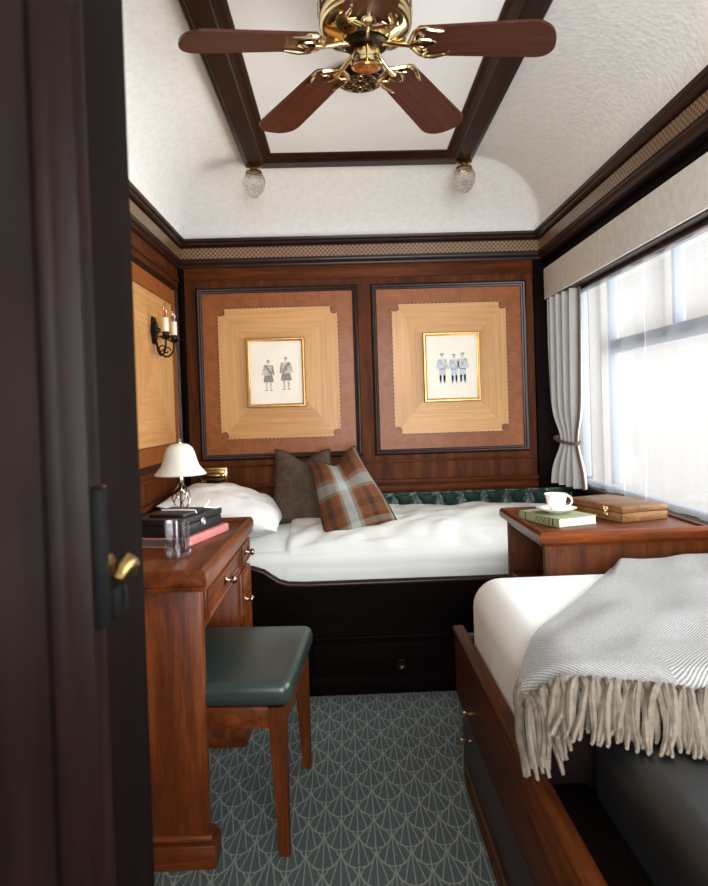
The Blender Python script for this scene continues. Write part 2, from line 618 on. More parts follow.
# vaulted ceiling
BX0, BX1, BY0, BY1 = -.405, .60, .55, 3.085       # outer edges of the beam frame
CR = 1.03
ZV = 2.27


def vault(x, y):
    a = max(0, min(1, (x - XL) / (BX0 + .02 - XL)))
    b = max(0, min(1, (CR - x) / (CR - BX1 + .02)))
    c = max(0, min(1, (YB - y) / (YB - BY1 + .02)))
    fa = math.sqrt(max(0, 1 - (1 - a) ** 2)) ** .9
    fb = math.sqrt(max(0, 1 - (1 - b) ** 2)) ** .9
    fc = .45 * math.sqrt(max(0, 1 - (1 - c) ** 2)) + .55 * c
    return (ZC - .03) + (ZV - ZC + .03) * min(fa, fb, fc)


def ease(t): return t


m = MB()
m.grid(130, 200, lambda u, v: (lerp(XL, CR, u), lerp(YF, YB, v), vault(lerp(XL, CR, u), lerp(YF, YB, v))))
ce = m.build('ceiling', 'ceilpaper', angle=80)
struct(ce, 'cream embossed vaulted ceiling', 'ceiling')
pn = box((BX0 + .05, BY0 + .05, 2.262), (BX1 - .05, BY1 - .05, 2.268), 0).build('smooth_panel', 'ceilpanel', ce, smooth=False)

# beam frame on the ceiling
prof = [(0, -.01), (0, .018), (.006, .026), (.018, .028), (.022, .034), (.085, .034), (.089, .028), (.098, .026), (.112, .014), (.125, .010), (.13, .0), (.13, -.01)]
m = MB().sweep([(BX0, BY0, 2.268), (BX0, BY1, 2.268), (BX1, BY1, 2.268), (BX1, BY0, 2.268)], (0, 0, -1), [(a, b) for a, b in prof])
struct(m.build('trim_1', 'dark_y', angle=30), 'dark moulded beam frame on the ceiling', 'beam')

# cornice round the room: dark mouldings with a lattice band
loop = [(XL, YF, 1.90), (XL, YB, 1.90), (1.035, YB, 1.90), (1.035, YF, 1.90)]
up = Vector((0, 0, 1))


def cornice(prof, name, mat, ang=30):
    mm = MB().sweep(loop, (0, 0, -1), [(a, -b) for a, b in prof], closed=False)
    return mm.build(name, mat, angle=ang)


c1 = cornice([(-.002, 0), (.010, 0), (.014, .008), (.014, .014), (.020, .020), (.024, .030), (.024, .036), (.016, .040), (.016, .104), (.028, .108),
              (.034, .116), (.034, .122), (.042, .128), (.046, .138), (.046, .142), (-.002, .142)], 'trim_2', 'dark_y')
struct(c1, 'dark moulded cornice under the vault', 'cornice')
cb = MB().sweep(loop, (0, 0, -1), [(.0165, -.046), (.0205, -.046), (.0205, -.098), (.0165, -.098)], closed=False)
cb = cb.build('lattice_band', 'lattice', c1, smooth=False)
# heavier dark boxing above the pelmet on the window side
m = MB().sweep([(1.035, YB, 1.846), (1.035, YF, 1.846)], (0, 0, -1), [(-.14, 0), (.0, 0), (.006, -.006), (.006, -.016), (-.004, -.022), (-.004, -.034), (.012, -.042), (.012, -.054), (-.14, -.054)], closed=False)
struct(m.build('trim_3', 'deep_y', angle=30), 'dark boxing over the window pelmet', 'trim')


# --- wall panels: moulding, walnut border, honey veneer with notched corners, dashed inlay
def wall_panel(parent, P, Nrm, a0, a1, z0, z1, inset, notch, quarter=True):
    """P(a, z, d) maps wall coordinates; d is the distance off the wall"""
    L = [P(a0, z0, 0), P(a0, z1, 0), P(a1, z1, 0), P(a1, z0, 0)]
    if (Vector(L[1]) - Vector(L[0])).cross(Vector(L[2]) - Vector(L[1])).dot(Vector(Nrm)) < 0: L = L[::-1]
    MB().sweep(L, Nrm, [(0, -.001), (0, .008), (.004, .015), (.010, .018), (.016, .016), (.020, .010), (.026, .008), (.030, .003), (.030, -.001)]).build('panel_moulding', 'dark', parent, angle=30)
    m = MB()
    b0, b1, y0, y1 = a0 + .028, a1 - .028, z0 + .028, z1 - .028
    c0, c1, w0, w1 = a0 + inset, a1 - inset, z0 + inset, z1 - inset
    O = [(b0, y0), (b0, y1), (b1, y1), (b1, y0)]
    I = [(c0, w0), (c0, w1), (c1, w1), (c1, w0)]
    for k in range(4):
        q = [O[k], O[(k + 1) % 4], I[(k + 1) % 4], I[k]]
        vert = k % 2 == 0
        m.face([P(a, z, .004) for a, z in q], [((z, a + k * 3) if vert else (a + k * 3, z))[::-1] for a, z in q])
    m.face([P(a, z, .0038) for a, z in I], [(a, z) for a, z in I])
    m.build('walnut_border', 'walnut', parent, smooth=False)
    cx, cz = (c0 + c1) / 2, (w0 + w1) / 2
    m = MB()
    out = []
    for (sx, sz) in ((-1, -1), (-1, 1), (1, 1), (1, -1)):
        X, Z = (c0 if sx < 0 else c1), (w0 if sz < 0 else w1)
        pa, pb, pc = (X - sx * notch, Z), (X - sx * notch, Z - sz * notch), (X, Z - sz * notch)
        out.append((pa, pb, pc) if sx * sz > 0 else (pc, pb, pa))
    for k in range(4):
        A, B = out[k], out[(k + 1) % 4]
        q = [A[1], A[2], B[0], B[1]]
        vert = k % 2 == 0
        uvf = lambda a, z: ((z + k * 7.3 + z0 * 3 + a0 * 11, a + k * 5.1) if vert else (a + k * 7.3 + a0 * 11, z + k * 5.1))
        # two concentric steps of veneer, mitred
        for (s0, s1, off) in ((1, .78, 0), (.78, .0, 5.1)):
            def S(p, s): return (cx + (p[0] - cx) * s, cz + (p[1] - cz) * s)
            if s0 == 1:
                q2 = [A[1], A[2], B[0], B[1], S(B[1], s1), S(A[1], s1)]
            else:
                q2 = [S(A[1], s0), S(B[1], s0), (cx, cz)]
            m.face([P(a, z, .0055) for a, z in q2], [(uvf(a, z)[0] + off, uvf(a, z)[1]) for a, z in q2])
    m.build('honey_veneer', 'honey', parent, smooth=False)
    # dashed inlay following the notched outline
    path = []
    for k in range(4): path += list(out[k])
    m = MB()
    n = len(path)
    for k in range(n):
        A, B = Vector(path[k]), Vector(path[(k + 1) % n])
        ln = (B - A).length
        dr = (B - A).normalized()
        pr = Vector((-dr.y, dr.x))
        cnt = max(1, int(ln / .02))
        for q in range(cnt):
            s0 = A + dr * (ln * (q + .12) / cnt)
            s1 = A + dr * (ln * (q + .72) / cnt)
            h = .0022
            pts = [s0 - pr * h, s1 - pr * h, s1 + pr * h, s0 + pr * h]
            m.prism([(p.x, p.y) for p in pts], P, .005, .0066)
    m.build('inlay_dashes', 'inlay', parent, smooth=False)


PB = lambda a, z, d: Vector((a, YB - d, z))
PL = lambda a, z, d: Vector((XL + d, a, z))
wall_panel(wb, PB, (0, -1, 0), -.735, .085, .925, 1.800, .105, .035)
wall_panel(wb, PB, (0, -1, 0), .150, .948, .925, 1.800, .105, .035)
wall_panel(wl, PL, (1, 0, 0), 2.50, 3.445, .925, 1.800, .105, .0)
wall_panel(wl, PL, (1, 0, 0), 1.30, 2.30, .925, 1.800, .105, .0)
# dado mouldings and corner posts on the end wall
m = MB()
for z, hh, dd in ((.893, .012, .010), (.79, .022, .022), (.755, .030, .016)):
    m.rbox((XL, YB - dd, z - hh / 2), (XR, YB, z + hh / 2), .004)
m.build('dado_moulding', 'panelwood_x', wb)
m = MB().rbox((XL, YB - .02, .0), (XL + .03, YB, 1.9), .006).rbox((.985, YB - .025, 0), (XR, YB, 1.9), .004)
m.build('corner_post', 'deep', wb)
m = MB()
for z, hh, dd in ((.893, .012, .010), (.79, .022, .022), (.755, .030, .016)):
    m.rbox((XL, .0, z - hh / 2), (XL + dd, YB, z + hh / 2), .004)
m.rbox((XL, .0, 1.83), (XL + .008, YB, 1.85), .003)
m.build('dado_moulding', 'panelwood_y', wl)
# the frieze board between panel and cornice
MB().rbox((XL, YB - .006, 1.835), (XR, YB, 1.905), .002).build('frieze_board', 'panelwood_x', wb)

# --- window
wr = thing('window_1', 'wide bright cabin window with a pale transom bar behind the sheer curtain', 'window', (XR, (WY0 + WY1) / 2, WZ0))
struct(wr)
x0, x1 = XR + .015, XR + .055
m = MB()
m.rbox((x0, WY0, WZ0), (x1, WY1, WZ0 + .014), .004)
m.rbox((x0, WY0, WZ1 - .03), (x1, WY1, WZ1), .004)
m.rbox((x0, WY0, WZ0 + .03), (x1, WY0 + .04, WZ1 - .03), .004)
m.rbox((x0, WY1 - .03, WZ0 + .03), (x1, WY1, WZ1 - .03), .004).rbox((x0, 3.03, WZ0 + .03), (x1, 3.06, WZ1 - .03), .004)
m.build('window_frame', 'frameblue', wr)
MB().rbox((x0 - .004, WY0 + .04, 1.372), (x1, 3.03, 1.432), .006).build('transom', 'frameblue', wr)
for y in (2.44, 1.72, 1.0):
    MB().rbox((x0, y - .012, 1.432), (x1, y + .012, WZ1 - .03), .004).build('mullion', 'frameblue', wr)
MB().rbox((x0 + .015, WY0 + .04, WZ0 + .03), (x0 + .019, WY1 - .03, WZ1 - .03), 0).build('pane', 'pane', wr, smooth=False)
MB().rbox((XR - .035, WY0 - .05, WZ0 - .03), (XR + .015, YB - .03, WZ0 - .002), .006).build('sill', 'dark_y', wr)

# ------------------------------------------------------------------ door in the foreground (opened into the cabin)
d = struct(MB().rbox((-.250, .0, .02), (-.226, .71, 1.98), .001).build('door_1', 'deep', origin=(-.23, 0, .02)), 'dark wooden cabin door standing open at the left edge', 'door')
XD = -.21
m = MB()
m.rbox((-.226, .576, .02), (XD, .71, 1.98), .004)
m.build('closing_stile', 'deep', d)
MB().rbox((-.226, .0, .02), (XD, .10, 1.98), .003).build('hinge_stile', 'deep', d)
MB().rbox((-.226, .10, 1.86), (XD, .576, 1.98), .003).build('top_rail', 'deep_y', d)
MB().rbox((-.226, .10, .02), (XD, .576, .30), .003).build('bottom_rail', 'deep_y', d)
lp = [(-.226, .10, .30), (-.226, .10, 1.86), (-.226, .576, 1.86), (-.226, .576, .30)]
MB().sweep(lp[::-1], (1, 0, 0), [(0, 0), (0, .019), (.005, .024), (.012, .024), (.016, .020), (.024, .021), (.032, .017), (.040, .008), (.044, .006), (.05, 0)]).build('panel_moulding', 'door_dark', d, angle=30)
MB().rbox((-.226, .185, .385), (-.216, .496, 1.775), .008, 3).build('raised_panel', 'door_dark', d)
# lock furniture
k = MB().rbox((XD - .001, 0.5580, .985), (XD + .012, 0.5760, 1.10), .003).build('lock_plate', 'darkiron', d, label='dark bronze lock plate')
MB().rbox((XD - .001, 0.5765, .985), (XD + .009, 0.5810, 1.10), .001).build('brass_edge', 'oldbrass', k)
RX = Matrix.Rotation(R(90), 4, 'Y')
m = MB().lathe([(0, 0), (.013, 0), (.014, .003), (.008, .006), (.006, .010), (.006, .016), (0, .016)], (XD, 0.6020, 1.024), 16, RX)
m.tube([Vector((XD + .012, 0.5880, 1.019)), Vector((XD + .014, 0.5940, 1.026)), Vector((XD + .016, 0.6040, 1.030)), Vector((XD + .016, 0.6140, 1.026)), Vector((XD + .014, 0.6200, 1.018))], [.005, .0075, .0085, .008, .006], 12)
m.build('door_handle', 'oldbrass', d)
m = MB().rbox((XD - .001, 0.5900, .984), (XD + .010, 0.6120, 1.011), .004, 3)
m.tube([(XD + .009, 0.6150, 1.010), (XD + .011, 0.6160, .998), (XD + .010, 0.6140, .985)], [.002, .0026, .002], 8)
m.build('latch_block', 'darkiron', d)

# ------------------------------------------------------------------ far bed
bed = thing('berth', 'dark mahogany berth along the end wall, drawers under it', 'bed', (.17, 2.8, 0))
m = MB()
# front board whose top rises in a curve at the pillow end
poly = [(XL + .005, .075), (1.12, .075), (1.12, .452)]
for x, z in ((.2, .452), (-.18, .452), (-.25, .456), (-.29, .468), (-.32, .488), (-.35, .510), (-.39, .524), (-.45, .53), (XL + .005, .53)): poly.append((x, z))
m.prism(poly, lambda a, b, dd: Vector((a, dd, b)), 2.785, 2.81)
m.build('front_board', 'deep_x', bed, angle=30)
m = MB()
capts = [(1.12, .455), (.2, .455), (-.18, .455), (-.25, .459), (-.29, .471), (-.32, .491), (-.35, .513), (-.39, .527), (-.45, .533), (XL + .01, .533)]
m.tube([(x, 2.797, z) for x, z in capts], .0145, 10)
m.build('curved_rail', 'dark_x', bed)
m = MB().rbox((XL + .005, 2.772, .228), (1.12, 2.79, .246), .004).rbox((XL + .005, 2.778, .246), (1.12, 2.79, .256), .003)
m.build('waist_moulding', 'deep_x', bed)
MB().rbox((XL + .005, 2.79, 0), (1.12, 2.83, .075), .003).build('plinth', 'deep_x', bed)
MB().rbox((XL + .005, 2.81, .30), (1.12, 3.46, .38), .003).build('slat_deck', 'deep_x', bed)
dr = MB().rbox((-.16, 2.774, .088), (.50, 2.786, .216), .006, 3).build('drawer_front', 'deep_x', bed)
m = MB()
RYm = Matrix.Rotation(R(90), 4, 'X')
m.lathe([(.021, 0), (.021, .005), (.018, .007), (.014, .004), (0, .003)], (.198, 2.775, .075 + .05), 24, RYm)
m.lathe([(.004, .0), (.004, .006), (0, .007)], (.198, 2.775, .125), 10, RYm)
m.build('drawer_pull', 'bronze', dr)

mt = MB().rbox((XL + .01, 2.815, .38), (1.10, 3.44, .585), .05, 5)
mt = mt.build('mattress', 'linen')
tag(mt, 'white sheeted mattress on the far berth, showing beside the pillow', 'mattress')
# duvet / top sheet: a quilted profile swept across the berth
prof = [(2.822, .43), (2.814, .46), (2.812, .50), (2.818, .54), (2.835, .575), (2.865, .603), (2.91, .622), (2.98, .638), (3.08, .652), (3.2, .662), (3.32, .668), (3.40, .668), (3.435, .655), (3.44, .62)]


def prof_at(pr, t):
    s = t * (len(pr) - 1)
    i = min(int(s), len(pr) - 2)
    f = s - i
    return lerp(pr[i][0], pr[i + 1][0], f), lerp(pr[i][1], pr[i + 1][1], f)


def duvet(u, v):
    x = lerp(-.262, 1.095, u)
    y, z = prof_at(prof, v)
    hump = .022 * math.sin(PI * min(1, max(0, (x + .15) / 1.1))) * sstep(.2, .6, v)
    dip = -.035 * sstep(.35, .75, x) * sstep(.15, .3, v) * (1 - sstep(.45, .8, v))
    wr = .015 * fbm(x * 2.2 + y * 2, y * 6 - x * 3, 1.3) + .011 * fbm(x * 9 + y * 5, y * 14 - x * 6, 4.1)
    w2 = .018 * max(0, fbm(x * 5 - y * 7, x * 2.5 + y * 3, 9.7))
    amp = sstep(.12, .45, v) * (1 - sstep(.9, 1, v))
    e = -.012 * (1 - sstep(0, .012, u))
    return (x, y - .004 * fbm(x * 5, z * 6, 3) * (1 - amp), z + hump + dip + (wr + w2) * amp + e)


m = MB().grid(120, 70, duvet, thick=.012)
tag(m.build('duvet', 'linen', angle=80), 'white cotton duvet covering the far berth', 'duvet')
m = MB().grid(40, 50, lambda u, v: (lerp(XL + .02, -.255, u), prof_at(prof, v)[0] + .003, min(prof_at(prof, v)[1], 1) - .014 + .006 * fbm(u * 4, v * 7, 2) * sstep(.2, .5, v) + .03 * sstep(.75, 0, u) * (1 - sstep(.1, .35, v)) * 0), thick=.006)
tag(m.build('bed_sheet', 'linen', angle=80), 'white sheet at the pillow end of the far berth, beside the turned edge', 'sheet')

# green deep-buttoned back along the end wall
hb = thing('padded_backrest', 'green deep-buttoned leather strip behind the far berth', 'backrest', (.17, 3.50, .5))


def tuft(x, z):
    a, b = .115, .19
    p = (x / a + (z - .735) / b)
    q = (x / a - (z - .735) / b)
    da = abs(p - round(p)); db = abs(q - round(q))
    h = min(1, (da * db * 4) ** .3 if da * db > 0 else 0)
    return .030 * h


def hbf(u, v):
    x = lerp(XL + .02, 1.14, u)
    z = lerp(.50, .737, v)
    y = 3.475 - tuft(x, z)
    if v > .97: y = 3.475 - tuft(x, z) * .6
    return (x, y, z)


m = MB().grid(300, 36, hbf)
m.rbox((XL + .02, 3.475, .50), (1.14, 3.508, .735), .006)
m.build('buttoned_cover', 'leather', hb, angle=50)
for i in range(-7, 10):
    for z, off in ((.735 - .095, .5), (.735 - .19, 0)):
        x = (i + off) * .115
        if -.78 < x < 1.1: MB().lathe([(.007, 0), (.006, .004), (0, .006)], (x, 3.474, z), 10, RYm).build('button', 'leather', hb)


# ------------------------------------------------------------------ cushions and pillow
def cushion(name, wd, ht, th, T, mat, dent=0, ears=.06, nseg=36, pipe=None, label=None, cat='cushion', wr=.006, origin=None, sag=0, taper=0):
    def side(sgn):
        def fn(u, v):
            a, b = 2 * u - 1, 2 * v - 1
            ox = a * (1 - ears * (1 - b * b) * 1.0)
            oy = b * (1 - ears * (1 - a * a))
            prof = (max(0, 1 - abs(a) ** 2.4) ** .55) * (max(0, 1 - abs(b) ** 2.4) ** .55)
            x, y = ox * wd / 2 * (1 - taper * sstep(-.6, 1, b)), oy * ht / 2
            if dent and b > -.2:
                k = sstep(-.2, 1, b) * math.exp(-(a / .42) ** 2)
                y -= dent * k
                prof *= 1 - .45 * k
            n = wr * (fbm(a * 2.2, b * 2.2, sgn * 5 + wd * 31) + .6 * fbm(a * 5, b * 5, sgn * 3 + ht * 17)) * prof
            z = sgn * (th / 2 * prof) + n
            y -= sag * prof * (1 - b) * .5
            return T @ Vector((x, y, z))
        return fn
    m = MB()
    uv = lambda u, v: (u, v)
    m.grid(nseg, nseg, side(1), uv)
    m.grid(nseg, nseg, lambda u, v: side(-1)(1 - u, v), lambda u, v: (1 - u, v))
    o = m.build(name, mat, angle=80, origin=origin)
    if pipe:
        path = []
        for q in range(nseg): path.append(side(1)(q / nseg, 0))
        for q in range(nseg): path.append(side(1)(1, q / nseg))
        for q in range(nseg): path.append(side(1)(1 - q / nseg, 1))
        for q in range(nseg): path.append(side(1)(0, 1 - q / nseg))
        MB().tube(path, .0045, 6, closed=True).build('piping', pipe, o)
    tag(o, label, cat)
    return o


def TR(loc, rz=0, rx=0, ry=0, roll=0):
    return Matrix.Translation(loc) @ Matrix.Rotation(R(rz), 4, 'Z') @ Matrix.Rotation(R(rx), 4, 'X') @ Matrix.Rotation(R(ry), 4, 'Y') @ Matrix.Rotation(R(roll), 4, 'Z')


# pillow: lies at the left, tipped up against the wall side
cushion('pillow', .50, .62, .19, TR((-.535, 3.12, .735), 0, 0, 14), 'pillowcase', ears=.04, label='plump white pillow behind the desk lamp', cat='pillow', wr=.016, origin=(-.535, 3.12, .66))
cushion('brown_cushion', .31, .36, .13, TR((-.20, 3.27, .808), 14, 72, 0, -2), 'brownfabric', dent=.05, taper=.14, ears=.07, pipe='piping', label='plain brown wool cushion leaning behind the tartan one', origin=(-.195, 3.27, .66))
cushion('tartan_cushion', .32, .40, .14, TR((.000, 3.07, .790), 4, 66, 0, 18), 'tartan', dent=.045, taper=.28, ears=.07, pipe='piping', label='rust and grey tartan cushion leaning on the brown one', origin=(.012, 3.085, .66))

# ------------------------------------------------------------------ writing desk
dk = thing('writing_desk', 'mahogany writing desk with a lipped top against the left wall', 'desk', (-.6, 2.2, 0))
TX0, TX1, TY0, TY1 = XL + .024, -.362, 1.74, 2.645
MB().rbox((TX0, TY0 + .006, .722), (TX1 - .006, TY1 - .006, .752), .002).build('desktop', 'mahogany_y', dk)
MB().sweep([(TX0, TY0, .712), (TX1, TY0, .712), (TX1, TY1, .712), (TX0, TY1, .712)], (0, 0, 1),
           [(.02, .0), (.004, .0), (.004, .012), (.0, .016), (.0, .038), (.005, .050), (.012, .054), (.020, .050), (.022, .0395), (.022, .030)]).build('raised_lip', 'mahogany_y', dk, angle=30)
MB().rbox((XL + .024, 1.765, .0), (-.383, 1.805, .712), .003).build('end_panel', 'mahogany', dk)
m = MB()
m.rbox((XL + .024, 1.745, 0), (-.363, 1.825, .062), .005)
m.rbox((XL + .024, 1.754, .062), (-.372, 1.815, .082), .008, 3)
m.build('plinth', 'mahogany_x', dk)
MB().rbox((XL + .024, 1.80, .585), (-.392, 2.40, .712), .002).build('drawer_rail', 'mahogany_y', dk)


def front_panel(y0, y1, z0, z1, name, knob, kname='knob'):
    m = MB().rbox((-.394, y0, z0), (-.380, y1, z1), .003)
    f = m.build(name, 'mahogany_y', dk)
    Lp = [(-.380, y0 + .004, z0 + .004), (-.380, y1 - .004, z0 + .004), (-.380, y1 - .004, z1 - .004), (-.380, y0 + .004, z1 - .004)]
    MB().sweep(Lp, (1, 0, 0), [(0, 0), (0, .004), (.004, .007), (.009, .005), (.013, .001), (.02, .001), (.022, .003), (.025, .003), (.027, 0)]).build('bead', 'mahogany_y', f, angle=30)
    mm = MB().lathe([(0, 0), (.013, 0), (.014, .003), (.008, .006), (.005, .010), (.005, .017), (.010, .021), (.013, .026), (.012, .032), (.006, .036), (0, .037)], (-.380, knob[0], knob[1]), 16, RX)
    mm.build(kname, 'nickel', f, label='bright metal knob')


front_panel(1.825, 2.385, .612, .697, 'drawer', (2.10, .655))
MB().rbox((XL + .024, 2.40, .0), (-.392, 2.635, .712), .003).build('pedestal', 'mahogany', dk)
front_panel(2.425, 2.615, .612, .697, 'drawer', (2.515, .655))
front_panel(2.425, 2.615, .10, .595, 'cupboard_door', (2.455, .50))
MB().rbox((XL + .024, 2.39, 0), (-.375, 2.645, .08), .005).build('plinth', 'mahogany_y', dk)

# ------------------------------------------------------------------ stool
st = thing('dressing_stool', 'mahogany stool with a padded green leather seat, tucked at the desk', 'stool', (-.345, 2.03, 0))
m = MB().rbox((-.565, 1.785, .392), (-.135, 2.275, .462), .028, 5)
for vv in m.v:
    if vv.z > .43:
        a = (vv.x + .35) / .215; b = (vv.y - 2.03) / .245
        vv.z += .008 * max(0, 1 - a * a) * max(0, 1 - b * b)
sb = m.build('seat', 'stoolleather', st, angle=60)
m = MB()
m.rbox((-.54, 1.80, .335), (-.16, 1.822, .392), .003).rbox((-.54, 2.238, .335), (-.16, 2.26, .392), .003)
m.rbox((-.178, 1.80, .335), (-.156, 2.26, .392), .003).rbox((-.544, 1.80, .335), (-.522, 2.26, .392), .003)
m.build('apron', 'mahogany_y', st)
for lx, ly in ((-.176, 1.818), (-.176, 2.242), (-.524, 1.818), (-.524, 2.242)):
    m = MB()
    sx = 1 if lx > -.35 else -1
    sy = 1 if ly > 2.03 else -1
    vs = []
    for z, h in ((0, .013), (.32, .021), (.392, .0225)):
        cx, cy = lx + sx * (.0225 - h), ly + sy * (.0225 - h)
        vs += [(cx - h, cy - h, z), (cx + h, cy - h, z), (cx + h, cy + h, z), (cx - h, cy + h, z)]
    fs = [[3, 2, 1, 0], [8, 9, 10, 11]]
    for r_ in range(2):
        for q in range(4): fs.append([r_ * 4 + q, r_ * 4 + (q + 1) % 4, r_ * 4 + 4 + (q + 1) % 4, r_ * 4 + 4 + q])
    m.add(vs, fs)
    m.build('leg', 'panelwood', st, smooth=False)  # darker wood than the apron, partly painting in shadow on the legs

st.location.x -= .008
st.rotation_euler = (0, 0, R(-4.4))

# ------------------------------------------------------------------ things on the desk
ZT = .752
lp = thing('table_lamp', 'small table lamp with a white bell glass shade and twisted wire stem', 'lamp', (-.592, 2.475, ZT))
lx, ly = -.592, 2.475
m = MB().lathe([(0, 0), (.052, 0), (.054, .006), (.046, .012), (.022, .018), (.012, .028), (.010, .05), (0, .05)], (lx, ly, ZT), 28)
m.build('base', 'nickel', lp)
MB().lathe([(0, .045), (.008, .045), (.006, .08), (.005, .15), (.008, .16), (.011, .168), (.011, .20), (.006, .208), (.004, .30), (0, .30)], (lx, ly, ZT), 14).build('stem', 'nickel', lp)
m = MB()
for q in range(6):
    pts = []
    for i in range(15):
        tt = i / 14
        rr = .006 + .026 * math.sin(PI * tt) ** .8
        a = 2 * PI * q / 6 + tt * 2.2
        pts.append((lx + rr * math.cos(a), ly + rr * math.sin(a), ZT + .06 + .105 * tt))
    m.tube(pts, .0022, 6)
m.build('wire_cage', 'nickel', lp)
outer = [(.092, .198), (.0905, .200), (.080, .212), (.067, .228), (.059, .250), (.053, .274), (.044, .293), (.030, .304), (.014, .308), (.004, .309)]
inner = [(r_ - .003, z - .003) for r_, z in outer if r_ > .01][::-1]
MB().lathe(outer + inner + [outer[0]], (lx, ly, ZT), 40).build('lamp_shade', 'silk', lp, label='white opal glass bell shade')
MB().lathe([(0, .298), (.008, .300), (.008, .312), (.004, .316), (.006, .322), (0, .328)], (lx, ly, ZT), 12).build('finial', 'nickel', lp)

# stack: pink book, black case on it
ang = -15.2
TB = Matrix.Translation((-.500, 2.115, 0)) @ Matrix.Rotation(R(ang), 4, 'Z')
bk = thing('pink_book', 'pink clothbound book lying under the black case', 'book', (-.60, 2.27, ZT))
m = MB()
m.rbox((-.215, 0, ZT), (0, .31, ZT + .003), .001, 1, TB).rbox((-.215, 0, ZT + .025), (0, .31, ZT + .028), .001, 1, TB).rbox((-.003, 0, ZT + .001), (.001, .31, ZT + .027), .001, 1, TB)
m.build('cover', 'pinkcloth', bk)
MB().rbox((-.211, .004, ZT + .003), (-.004, .306, ZT + .025), 0, 1, TB).build('pages', 'greypaper', bk, smooth=False)
ZB = ZT + .028
cs = thing('black_case', 'black leather case with a round silver clasp, on the pink book', 'case', (-.60, 2.25, ZB))
MB().rbox((-.20, .012, ZB), (-.012, .285, ZB + .036), .004, 2, TB).build('case_body', 'blackcloth', cs)
MB().rbox((-.202, .010, ZB + .037), (-.010, .287, ZB + .058), .004, 2, TB).build('case_lid', 'blackcloth', cs)
m = MB()
q = TB @ Vector((-.0115, .145, ZB + .032))
RC = Matrix.Rotation(R(ang), 4, 'Z') @ RX
m.lathe([(0, 0), (.013, 0), (.014, .002), (.011, .004), (.007, .003), (.004, .006), (0, .006)], q, 20, RC)
m.build('clasp', 'silver', cs, label='round silver clasp')
nb = thing('black_notecase', 'slim black notecase tied with white ribbon, lying on the case lid', 'notecase', TB @ Vector((-.09, .16, ZB + .058)))
ZN = ZB + .058
MB().rbox((-.15, .05, ZN), (-.030, .215, ZN + .010), .002, 2, TB).build('notecase_body', 'blackcloth', nb)
m = MB()
m.tube([TB @ Vector(p) for p in ((-.028, .135, ZN + .002), (-.032, .134, ZN + .012), (-.09, .130, ZN + .013), (-.148, .126, ZN + .012))], .003, 6)
m.tube([TB @ Vector(p) for p in ((-.034, .20, ZN + .012), (-.030, .212, ZN + .02), (-.03, .226, ZN + .026), (-.034, .236, ZN + .034))], .0028, 6)
m.tube([TB @ Vector(p) for p in ((-.034, .20, ZN + .012), (-.026, .226, ZN + .008), (-.018, .248, ZN + .003), (-.012, .27, ZN + .003))], .0028, 6)
m.build('ribbon', 'ribbon', nb, label='white ribbon tie')

gl = thing('tumbler', 'cut glass tumbler of water near the front of the desk', 'glass', (-.490, 1.985, ZT))
gp = [(0, .001), (.030, .001), (.033, .004), (.0345, .02), (.036, .104), (.0365, .105), (.0335, .105), (.0325, .06), (.031, .018), (.028, .015), (0, .015)]
MB().lathe(gp, (-.490, 1.985, ZT), 40).build('glass_body', 'glass', gl)
m = MB()
for q in range(20):
    a = 2 * PI * q / 20
    m.rbox((.0345, -.003, .006), (.0365, .003, .046), .001, 1, Matrix.Translation((-.490, 1.985, ZT)) @ Matrix.Rotation(a, 4, 'Z'))
m.build('cut_ribs', 'glass', gl)
MB().lathe([(0, .0155), (.0275, .0155), (.0305, .0185), (.0322, .060), (0, .060)], (-.490, 1.985, ZT), 40).build('water', 'water', gl)

# ------------------------------------------------------------------ brass wall fitting
bp = thing('brass_fitting', 'rectangular brass wall fitting on the end wall above the pillow', 'wall fitting', (-.675, YB - .012, .80))
yb = YB - .0105
MB().rbox((-.748, yb - .007, .812), (-.604, yb, .892), .003, 2).build('back_plate', 'oldbrass', bp)
MB().sweep([(-.742, yb - .007, .817), (-.610, yb - .007, .817), (-.610, yb - .007, .887), (-.742, yb - .007, .887)], (0, -1, 0), [(0, 0), (0, .004), (.004, .006), (.008, .003), (.010, 0)]).build('plate_rim', 'brass', bp)
m = MB().tube([(-.715, yb - .016, .852), (-.70, yb - .018, .852), (-.65, yb - .018, .852), (-.635, yb - .016, .852)], [.012, .016, .016, .012], 14)
m.build('lamp_barrel', 'oldbrass', bp)
MB().lathe([(0, 0), (.010, 0), (.012, .010), (.008, .018), (0, .020)], (-.627, yb - .007, .852), 14, RYm).build('knob', 'brass', bp)

# ------------------------------------------------------------------ framed prints
def ellipse(m, cx, cz, rx, rz, y, n=14):
    m.prism([(cx + rx * math.cos(2 * PI * k / n), cz + rz * math.sin(2 * PI * k / n)) for k in range(n)], lambda a, b, dd: Vector((a, dd, b)), y, y - .0004)


def poly(m, pts, y): m.prism(pts, lambda a, b, dd: Vector((a, dd, b)), y, y - .0004)


